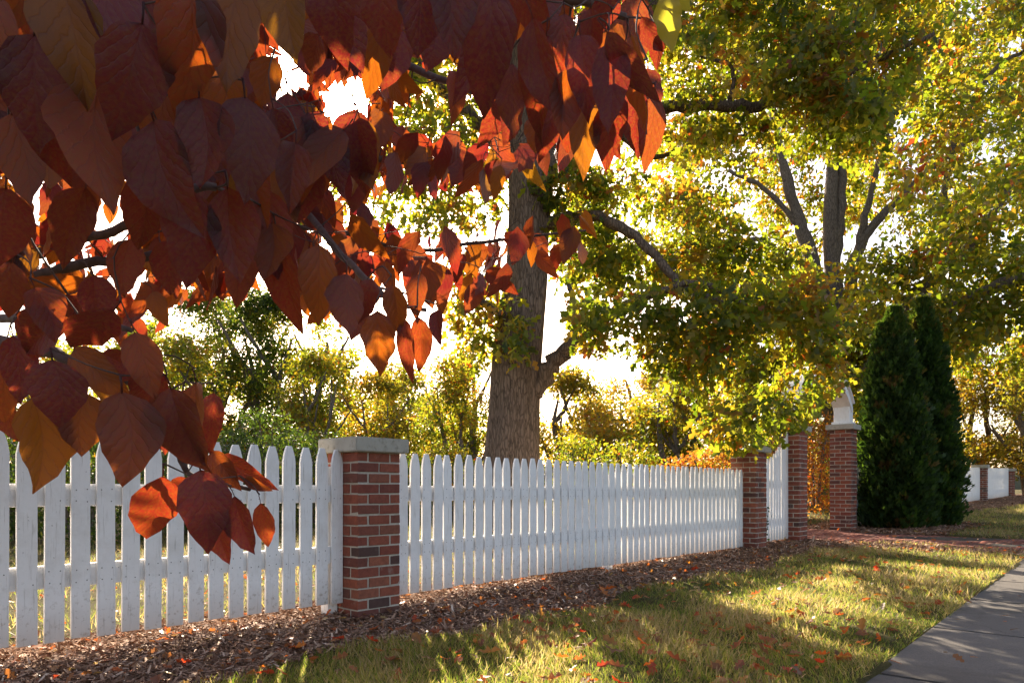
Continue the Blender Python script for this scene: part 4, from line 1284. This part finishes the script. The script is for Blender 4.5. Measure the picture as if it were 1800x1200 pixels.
key = [
    # lower left bunch
    (58, 700, 62, 868, 102, .62), (150, 690, 150, 800, 82, .64), (214, 688, 216, 856, 108, .60), (92, 632, 104, 752, 96, .57), (22, 590, 36, 712, 62, .66), (300, 682, 338, 822, 88, .62), (345, 672, 352, 818, 62, .66, .9),
    (286, 836, 279, 966, 78, .70), (352, 826, 388, 958, 86, .68), (372, 872, 402, 992, 60, .72), (412, 872, 446, 976, 48, .71), (458, 884, 470, 970, 32, .74), (388, 800, 468, 858, 34, .76), (372, 792, 414, 858, 40, .74), (330, 840, 300, 875, 30, .8), (430, 840, 478, 862, 18, .75),
    (236, 584, 264, 692, 62, .60), (164, 484, 190, 580, 64, .62), (120, 560, 30, 620, 60, .64), (200, 545, 130, 640, 70, .60), (60, 505, 96, 600, 62, .63), (20, 460, 6, 560, 60, .65), (268, 512, 283, 568, 30, 1.0), (130, 610, 210, 690, 60, .63), (270, 640, 240, 730, 62, .65),
    (180, 620, 260, 660, 56, .66), (10, 640, 12, 740, 66, .70), (100, 680, 70, 780, 60, .72), (250, 700, 285, 790, 52, .73), (375, 690, 380, 790, 40, .72), (320, 690, 290, 800, 60, .76), (200, 640, 160, 730, 62, .7),
    (50, 540, 60, 640, 56, .7), (0, 690, 30, 780, 40, .9), (140, 520, 100, 590, 48, .7),
    # long dark ones in the upper left
    (172, 150, 204, 372, 124, .48), (60, 60, 40, 250, 120, .46), (110, -30, 130, 160, 110, .45), (250, 40, 240, 230, 120, .44), (330, -40, 340, 170, 118, .44), (20, 200, 50, 360, 90, .52), (270, 210, 330, 400, 112, .47),
    (420, -30, 400, 160, 110, .46), (350, 170, 350, 330, 100, .47), (430, 170, 452, 340, 100, .48), (500, -50, 520, 110, 90, .5), (-20, -20, -10, 180, 110, .46), (330, 330, 345, 500, 100, .50), (400, 330, 420, 500, 90, .52), (260, 300, 250, 440, 80, .52),
    (478, 392, 462, 492, 66, .62), (490, 438, 502, 562, 56, .64), (430, 440, 418, 540, 50, .66), (520, 250, 512, 370, 64, .6), (560, 430, 566, 560, 66, .62), (610, 480, 620, 590, 62, .62), (560, -60, 590, 70, 90, .52), (660, -60, 670, 90, 90, .5), (740, -70, 745, 90, 92, .5), (800, -60, 800, 100, 90, .5),
    (700, -20, 690, 90, 60, .6), (560, 60, 530, 130, 50, .7), (660, 70, 690, 130, 50, .8), (770, 30, 760, 110, 60, .6),
    (150, 330, 120, 470, 70, .56), (230, 420, 215, 520, 60, .6), (100, 240, 90, 340, 60, .62), (300, 420, 300, 520, 60, .6), (380, 240, 375, 330, 60, .6), (440, 280, 470, 400, 60, .6),
    (200, -60, 190, 120, 110, .47), (290, 120, 290, 260, 80, .5), (390, 120, 400, 240, 80, .52), (480, 100, 460, 190, 60, .6), (10, 330, 0, 470, 90, .55), (60, 150, 110, 300, 80, .5), (140, 0, 70, 120, 90, .5), (480, 190, 500, 290, 60, .6),
    # hanging middle cluster
    (664, 546, 672, 662, 64, .66), (712, 560, 722, 674, 32, .68), (734, 556, 737, 656, 38, .70), (768, 545, 774, 606, 24, .8), (632, 520, 618, 600, 44, .7), (655, 490, 640, 575, 46, .68), (690, 500, 700, 590, 44, .66), (740, 480, 735, 560, 36, .7),
    # bunch right of the sun
    (864, -24, 882, 176, 100, .52), (936, 30, 988, 214, 64, .52), (992, 24, 1000, 132, 56, .56), (1038, 14, 1040, 110, 50, .58), (1070, 76, 1068, 232, 68, .50), (1066, 56, 1140, 192, 46, .49, .5), (1108, 62, 1132, 236, 50, .52, .7),
    (1034, 150, 1044, 294, 56, .55), (1092, 168, 1066, 294, 62, .54), (1150, 168, 1139, 292, 50, .55), (1158, 60, 1150, 108, 30, .62), (1128, 30, 1165, 95, 36, .6), (1176, -14, 1184, 92, 54, .58), (1186, -30, 1212, 30, 30, .6), (960, 60, 930, 210, 60, .56),
    (1000, 120, 985, 250, 66, .53), (1110, 150, 1112, 260, 50, .56), (980, 180, 960, 270, 50, .6), (1085, -20, 1040, 80, 50, .6), (920, -30, 950, 90, 60, .56), (850, 60, 830, 160, 60, .6), (1140, 120, 1155, 215, 40, .57), (900, 110, 905, 240, 56, .58), (1020, 60, 1025, 190, 60, .52),
    (960, -40, 970, 60, 50, .6), (1010, 200, 1000, 270, 44, .62), (1050, 210, 1090, 280, 40, .6), (945, 200, 940, 270, 40, .62), (900, 190, 890, 250, 40, .66),
    # lit orange leaves
    (800, 125, 802, 208, 38, .85), (845, 128, 815, 165, 34, .85), (890, 180, 850, 246, 42, .8), (858, 168, 875, 220, 30, .85), (880, 290, 866, 350, 28, .95),
]
for k in key:
    L_(*k)
    if k[0] in (1176, 1186):
        last[0].material_slots[0].link = 'OBJECT'; last[0].material_slots[0].material = M['yellow']
        last[0]['label'] = 'yellow green leaf' if k[0] == 1176 else 'pale green folded leaf'

def inside(px, py, poly):
    c = False; n = len(poly)
    for i in range(n):
        x1, y1 = poly[i]; x2, y2 = poly[(i + 1) % n]
        if (y1 > py) != (y2 > py) and px < (x2 - x1) * (py - y1) / (y2 - y1) + x1: c = not c
    return c

holes = [(605, 178, 34), (760, 175, 40), (800, 215, 34), (735, 200, 30), (500, 90, 14), (512, 150, 14), (150, 395, 22), (182, 400, 22), (340, 185, 6), (745, 375, 42), (790, 370, 34), (700, 360, 24), (60, 320, 10), (830, 400, 22),
         (830, 245, 20), (60, 390, 10), (200, 330, 8), (790, 600, 40)]
def free(px, py, pad=0):
    return all((px - a) ** 2 + (py - b) ** 2 > (r + pad) ** 2 for a, b, r in holes)

def fill(poly, n, Zr, Lr, yaw=.9, sway=.35, pad=.35, down=1.0):
    xs = [p[0] for p in poly]; ys = [p[1] for p in poly]
    k = 0; tries = 0
    while k < n and tries < n * 40:
        tries += 1
        px, py = random.uniform(min(xs), max(xs)), random.uniform(min(ys), max(ys))
        if not inside(px, py, poly): continue
        Z = random.uniform(*Zr); L = random.uniform(*Lr)
        lp = L / Z * F
        if not free(px, py, lp * pad): continue
        c = PX(px, py, Z)
        d = Vector((random.gauss(0, sway), random.gauss(0, sway), -down)).normalized()
        leaf_at(c - d * L / 2, c + d * L / 2, random.gauss(0, yaw), random.uniform(.85, 1.15))
        k += 1

# leaf layers farther back in the same crown
top_poly = [(-60, -60), (860, -60), (850, 110), (720, 100), (690, 230), (640, 300), (560, 340), (470, 440), (330, 470), (230, 420), (120, 380), (60, 470), (-60, 520)]
fill([(520, 90), (690, 80), (690, 250), (560, 300), (500, 240)], 16, (.7, 1.0), (.07, .09), .5, .3, .42)
fill(top_poly, 62, (.55, .95), (.075, .10), .5, .25, .5)
fill([(820, -40), (1150, -40), (1165, 110), (1100, 200), (960, 230), (860, 190)], 12, (.6, .85), (.06, .08), .6, .25)
mid_poly = [(560, 240), (700, 260), (860, 270), (885, 330), (840, 350), (800, 330), (700, 310), (640, 360), (700, 400), (830, 430), (880, 430), (885, 520), (800, 540), (700, 480), (620, 560), (520, 540), (470, 480), (540, 330)]
fill(mid_poly, 64, (1.1, 2.1), (.05, .085), .9, .5, .3)
fill([(0, 340), (110, 330), (250, 440), (330, 480), (230, 590), (100, 560), (0, 500)], 26, (.9, 1.9), (.06, .085), .9, .5, .3)
fill([(850, 405), (960, 400), (1035, 395), (1048, 440), (960, 460), (880, 470)], 16, (1.25, 1.7), (.055, .075), .8, .35, .1)
fill([(700, 255), (900, 255), (1040, 235), (980, 300), (860, 320), (720, 300)], 22, (1.0, 1.7), (.06, .08), .9, .35, .2)
# unseen leaves added over and beside the camera to block sky light
for _ in range(2600):
    p = Vector((random.uniform(-4.2, 1.4), random.uniform(-2.6, 2.6), random.uniform(1.95, 3.4)))
    if _ % 3 == 0: p = Vector((random.uniform(-3.4, -.45), random.uniform(-1.8, .6), random.uniform(.9, 3.0)))
    e = p - Vector((0, 0, CZ))
    if p.y > 0.05:
        ax_ = 900 + p.x / p.y * F; ay_ = HY - e.z / p.y * F
        if ax_ > -80 and ay_ > -60: continue
    if p.x > .2 and p.y > 1.0: continue
    d = Vector((random.gauss(0, .5), random.gauss(0, .5), -1)).normalized()
    leaf_count[0] += 400
    leaf_at(p, p + d * random.uniform(.09, .12), random.gauss(0, 1.2))
    leaf_count[0] -= 400
    nodes.pop()
fill(top_poly, 1200, (1.0, 2.3), (.045, .09), 1.2, .5, .32)
fill([(-700, -500), (900, -500), (860, -40), (-60, -40), (-60, 500), (-700, 500)], 700, (.7, 3.0), (.07, .09), 1.2, .5, .15)
fill([(480, 60), (700, 60), (720, 240), (620, 320), (480, 300), (420, 180)], 150, (1.1, 2.2), (.06, .09), .8, .5, .45)
fill(mid_poly, 110, (1.0, 1.9), (.06, .08), .9, .5, .2)
fill([(230, 400), (420, 430), (440, 500), (330, 530), (260, 500)], 40, (1.0, 2.0), (.05, .08), .9, .5, .2)
fill(mid_poly, 170, (1.5, 2.9), (.045, .08), 1.3, .6, .15)
fill([(0, 330), (250, 330), (430, 440), (430, 520), (250, 590), (60, 560), (0, 540)], 120, (1.8, 3.0), (.05, .085), 1.2, .6, .12)
fill([(820, -40), (1130, -40), (1130, 100), (1060, 190), (900, 200)], 70, (.9, 2.0), (.06, .08), 1.0, .5, .2)
fill([(0, 130), (120, 150), (130, 560), (0, 560)], 40, (1.2, 2.0), (.06, .08), 1.2, .5, .2)
fill([(120, 420), (300, 430), (290, 560), (180, 600)], 26, (1.3, 2.4), (.05, .08), 1.2, .5, .2)
fill([(-20, 690), (40, 700), (50, 760), (-20, 760)], 6, (1.2, 1.6), (.05, .07), 1.2, .5, .2)

# leaves past three hundred, with the added light-blocking ones: one part
if extra:
    Vs = []; Ts = []; Us = []; ti = []; off = 0
    for b, Rm, L, wd in extra:
        V, Fq, UV = random.choice(dog_raw)
        A = np.array(V) * np.array([L * wd, L, L])
        A = A @ np.array(Rm).T + np.array(b - DB)
        Vs.append(A); Ts.append(np.array(Fq) + off); Us.append(np.array(UV)); off += len(V)
        ti.append(np.full(len(V), random.random()))
    me = npmesh('leaf_mass', np.vstack(Vs), np.vstack(Ts), np.concatenate(ti), np.vstack(Us), smooth=True)
    o = link('leaf_mass', me, dog, M['dog_small']); o['kind'] = 'stuff'

# trunk and limbs of the dogwood: it stands left of the view
def W3(px, py, Z): 
    v = PX(px, py, Z); return (v.x, v.y, v.z)
A = spline([(-3.2, 1.9, .05, .11), (-3.15, 1.9, .9, .09), (-3.0, 1.95, 1.6, .08), (-2.7, 2.0, 2.2, .065)], 6)
mb = MB(); mb.tube([a[:3] for a in A], [a[3] for a in A], 12, rough=.05); dpart(mb, 'trunk')
dl = [
    [(-3.05, 1.93, 1.5, .05), W3(-300, 480, 1.8) + (.035,), W3(-60, 470, 1.6) + (.020,), W3(90, 436, 1.5) + (.011,), W3(200, 404, 1.45) + (.009,), W3(330, 350, 1.4) + (.008,), W3(480, 300, 1.35) + (.007,), W3(700, 282, 1.35) + (.006,), W3(880, 330, 1.4) + (.004,)],
    [(-2.9, 1.96, 1.75, .045), W3(-260, 520, 1.5) + (.024,), W3(0, 500, 1.25) + (.012,), W3(130, 466, 1.2) + (.0085,), W3(246, 452, 1.2) + (.0075,), W3(400, 430, 1.25) + (.006,), W3(560, 400, 1.35) + (.005,), W3(720, 440, 1.45) + (.004,), W3(850, 425, 1.5) + (.0035,), W3(1030, 405, 1.5) + (.002,)],
    [(-2.8, 1.98, 2.0, .045), W3(-300, 100, 1.3) + (.024,), W3(0, 30, .95) + (.012,), W3(200, -30, .8) + (.009,), W3(480, -70, .72) + (.008,), W3(760, -60, .68) + (.0065,), W3(980, -10, .66) + (.005,), W3(1100, 30, .65) + (.003,)],
    [(-2.7, 2.0, 2.2, .04), W3(-200, -100, 1.6) + (.024,), W3(200, -40, 1.5) + (.014,), W3(500, 40, 1.6) + (.010,), W3(700, 110, 1.5) + (.008,), W3(830, 160, 1.3) + (.006,), W3(940, 180, 1.1) + (.004,)],
    [(-3.0, 1.95, 1.6, .04), W3(-300, 620, 1.3) + (.018,), W3(-60, 600, .9) + (.009,), W3(60, 610, .8) + (.007,), W3(160, 650, .76) + (.006,), W3(262, 690, .75) + (.005,), W3(310, 790, .77) + (.004,), W3(340, 836, .78) + (.003,), W3(440, 860, .78) + (.002,)],
    [W3(0, 560, 1.1) + (.007,), W3(60, 560, .95) + (.006,), W3(150, 560, .85) + (.005,), W3(230, 580, .8) + (.003,)],
    [W3(480, 300, 1.35) + (.006,), W3(560, 400, 1.0) + (.005,), W3(620, 470, .8) + (.004,), W3(690, 530, .72) + (.003,), W3(750, 545, .72) + (.002,)],
    [W3(200, -30, .8) + (.008,), W3(180, 100, .6) + (.006,), W3(240, 200, .54) + (.005,), W3(300, 320, .54) + (.004,), W3(380, 330, .55) + (.003,)],
]
dsk = Skel()
for L in dl:
    A = spline(L, 6)
    pts = [Vector(a[:3]) for a in A]
    for k in range(1, len(pts) - 1):
        w = float(A[k][3]) * .35
        pts[k] += Vector((random.uniform(-w, w), random.uniform(-w, w), random.uniform(-w, w)))
    mb = MB(); mb.tube(pts, [float(a[3]) for a in A], 8, rough=.06); dpart(mb, 'branch')
    dsk.add(A[:, :3], A[:, 3])
# twigs from the nearest branch to the leaf stalks
tw = MB()
order = list(range(len(nodes))); 
ndp = [np.array(n_) for n_ in nodes]
A0 = np.array(dsk.p)
order.sort(key=lambda i: float(np.min(np.linalg.norm(A0 - ndp[i], axis=1))))
for i in order:
    qn = ndp[i]
    A = np.array(dsk.p); d = np.linalg.norm(A - qn, axis=1)
    j = int(np.argmin(d)); L = d[j]
    if L < .006 or L > .9: continue
    p = A[j]; r0 = min(dsk.r[j], .0012 + .005 * L)
    mid = (p + qn) / 2 + rng.normal(size=3) * L * .08
    A = spline([tuple(p) + (r0,), tuple(mid) + (r0 * .75,), tuple(qn) + (max(.0009, r0 * .5),)], 3)
    tw.tube([a[:3] for a in A], [float(a[3]) for a in A], 4, cap=False)
    dsk.add(A[2:, :3], A[2:, 3])
o = dpart(tw, 'twig'); o['kind'] = 'stuff'

# ================================================================== GROUND COVER
def camdist(s, m):
    x, y = W2(s, m); return np.hypot(x, y)

def in_view(s, m, pad=.12):
    x, y = W2(s, m)
    return (y > .8) & (np.abs(x / y) < .72 + pad)

def sample(s0, s1, m0, m1, n, ref=4.0, pw=1.3):
    s = rng.uniform(s0, s1, n); m = rng.uniform(m0, m1, n)
    d = camdist(s, m)
    k = (rng.random(n) < np.minimum(1, (ref / d) ** pw)) & in_view(s, m)
    return s[k], m[k]

gb_v = [(-.032, 0, 0), (.032, 0, 0), (-.026, .5, .05), (.026, .5, .05), (0, 1, .26)]
gb_f = [(0, 1, 3), (0, 3, 2), (2, 3, 4)]
def on_walk(s, m): return (s > 8.6) & (s < 10.75)
def grass_layer(name, s, m, h, parent=None):
    am = mulch_amt(s, m) + rng.normal(0, .12, len(s))
    k = (am < .45) & ~on_walk(s, m) & ((m < edge_m(s) + .02) | (m > edge_m(s) + 1.55))
    s, m = s[k], m[k]
    d = camdist(s, m)
    pos = place_on_ground(s, m, -.004)
    n = len(s)
    patch = np.sin(s * 1.9 + 1.3 * np.sin(m * 2.3)) * .5 + np.sin(s * .7 - m * 2.9) * .5 + .6 * np.sin(s * 6.1 + m * 4.4)
    lean = rng.normal(0, .55, (n, 3)); lean[:, 2] = 0
    lean += np.stack([np.sin(s * 3 + m * 5), np.cos(s * 4 - m * 3), np.zeros(n)], 1) * .25
    yd = np.array([0, 0, 1.0]) + lean
    R = frames(yd, unit(n) + 1e-3)
    hh = h * rng.uniform(.4, 1.45, n) * (1 + .3 * patch) * (1 + .03 * np.clip(d - 6, 0, 12))
    t = np.clip(.50 + .20 * patch + rng.normal(0, .28, n), 0, 1)
    o = batch(name, gb_v, gb_f, pos, R, np.clip(hh, .015, .2), t, M['grass'])
    tag(o, 'short green and straw coloured grass of the lawn', 'grass', kind='stuff')
    return o
s1, m1 = sample(-4, 9, .55, 3.22, 300000, 3.6, 1.5)
s2, m2 = sample(-4, 16, -9, -.35, 160000, 4.5, 1.2)
s3, m3 = sample(10.7, 34, .5, 3.2, 90000, 8, 1.0)
grass_layer('grass', np.concatenate([s1, s2, s3]), np.concatenate([m1, m2, m3]), .052)

# bark chips and straw of the mulch bed
ch_v = [(-.09, 0, 0), (.09, 0, 0), (.12, .5, .10), (-.10, .5, .06), (.05, 1, -.02), (-.07, 1, .0)]
ch_v = [(-.10, 0, 0), (.11, .1, .06), (.06, 1, .02), (-.08, .9, .10)]
ch_f = [(0, 1, 2), (0, 2, 3)]
def chips():
    s, m = sample(-3.5, 14.5, -.75, 3.1, 640000, 4.2, 1.3)
    am = mulch_amt(s, m) + rng.normal(0, .10, len(s))
    k = (am > .5) & ~on_walk(s, m) & (m < edge_m(s) - .02)
    s, m = s[k], m[k]
    s4, m4 = sample(18, 34, -.6, 1.6, 12000, 12, 1)
    s = np.concatenate([s, s4]); m = np.concatenate([m, m4])
    n = len(s); d = camdist(s, m)
    pos = place_on_ground(s, m, 0) + np.stack([np.zeros(n), np.zeros(n), rng.uniform(0, .022, n)], 1)
    yd = rng.normal(size=(n, 3)); yd[:, 2] *= .28
    R = frames(yd, np.array([0, 0, 1.0]) + rng.normal(0, .45, (n, 3)))
    sc = np.clip(rng.lognormal(-3.55, .45, n), .010, .085) * (1 + .05 * np.clip(d - 5, 0, 12))
    o = batch('mulch', ch_v, ch_f, pos, R, sc, np.clip(rng.beta(1.6, 2.2, n), 0, 1), M['mulch'])
    tag(o, 'brown bark mulch and pine straw along the foot of the fence', 'mulch', kind='stuff')
chips()

# fallen leaves: small ones far off as one mass, three hundred near ones each for itself
def litter():
    s, m = sample(-3.5, 16, -6, 3.6, 34000, 4.0, 1.1)
    am = mulch_amt(s, m)
    dens = np.where(m < -.4, .35, .26 + .45 * am)
    dens = np.where((s > 7.2) & (s < 8.7), .95, dens)
    dens = np.where((s > 10.7) & (s < 14), .8, dens)
    dens = np.where(on_walk(s, m), .15, dens)
    k = (rng.random(len(s)) < dens) & ((m < edge_m(s)) | (rng.random(len(s)) < .25)) & ~((camdist(s, m) < 5.5) & (m > .9) & (rng.random(len(s)) < .45))
    s, m = s[k], m[k]; n = len(s)
    pos = place_on_ground(s, m, 0) + np.stack([np.zeros(n), np.zeros(n), rng.uniform(.008, .035, n) + (mulch_amt(s, m) < .5) * .015], 1)
    yd = rng.normal(size=(n, 3)); yd[:, 2] *= .3
    R = frames(yd, np.array([0, 0, 1.0]) + rng.normal(0, .55, (n, 3)))
    o = batch('fallen_leaves', oak_v, oak_f, pos, R, rng.uniform(.03, .075, n), rng.random(n), M['litter'])
    tag(o, 'brown and orange fallen leaves scattered on mulch and grass', 'leaves', kind='stuff')
    # individual ones
    def fl_mesh(seed):
        r_ = random.Random(seed); cx = r_.uniform(-.9, .9); cy = r_.uniform(-.6, .9)
        v = [(x, y - .5, z + cx * x * x * 3 + cy * (y - .5) ** 2 + r_.uniform(-.03, .03)) for x, y, z in oak_v]
        me = bpy.data.meshes.new('fallen_leaf'); me.from_pydata(v, [], oak_f); me.materials.append(M['litter_obj']); me.update(); return me
    ms = [fl_mesh(i) for i in range(8)]
    k = 0
    while k < 285:
        a, b = random.uniform(-2.2, 6.5), random.uniform(.35, 3.3)
        x, y = W2(a, b)
        if y < 3.2 or abs(x / y) > .76: continue
        d = math.hypot(x, y)
        if random.random() > (3.9 / d) ** 1.2: continue
        if b > 3.05 and random.random() > .05: continue
        # more of them in the lit middle of the lawn
        if random.random() > .30 + .7 * math.exp(-((a - .9) / 1.5) ** 2) * (1 if b > 1 else .5): continue
        o = bpy.data.objects.new('fallen_leaf', random.choice(ms)); C.objects.link(o); o.parent = lawn
        o.location = (x, y, float(gz(a, b)) + (random.uniform(.018, .045) if b < 3.05 else .01))
        o.rotation_euler = (random.gauss(0, .4), random.gauss(0, .4), random.uniform(0, 6.28))
        sc = random.uniform(.06, .125); o.scale = (sc * random.uniform(.8, 1.2), sc, sc)
        k += 1
litter()

# a few stems of vine on the sweeping pickets
def vine(s, m, z0, z1, label):
    x, y = W2(s, m)
    root = empty('climbing_vine', (x, y, z0)); tag(root, label, 'vine')
    pts = [(random.uniform(-.02, .02), random.uniform(-.02, .02), (z1 - z0) * i / 6) for i in range(7)]
    MB().tube(pts, [.004] * 7, 4).build('stem', M['twig'], root, smooth=True)
    n = 26
    pos = np.array([pts[random.randrange(7)] for _ in range(n)]) + rng.normal(0, .03, (n, 3))
    pos[:, 2] = np.clip(pos[:, 2], 0, z1 - z0)
    o = batch('foliage', lf_v, lf_f, pos, frames(unit(n), unit(n)), rng.uniform(.03, .06, n), rng.random(n) * .5, M['shrub'], root); o['kind'] = 'stuff'
vine(7.35, .03, CZ - .72, CZ - .25, 'thin green vine climbing the sweeping white pickets')
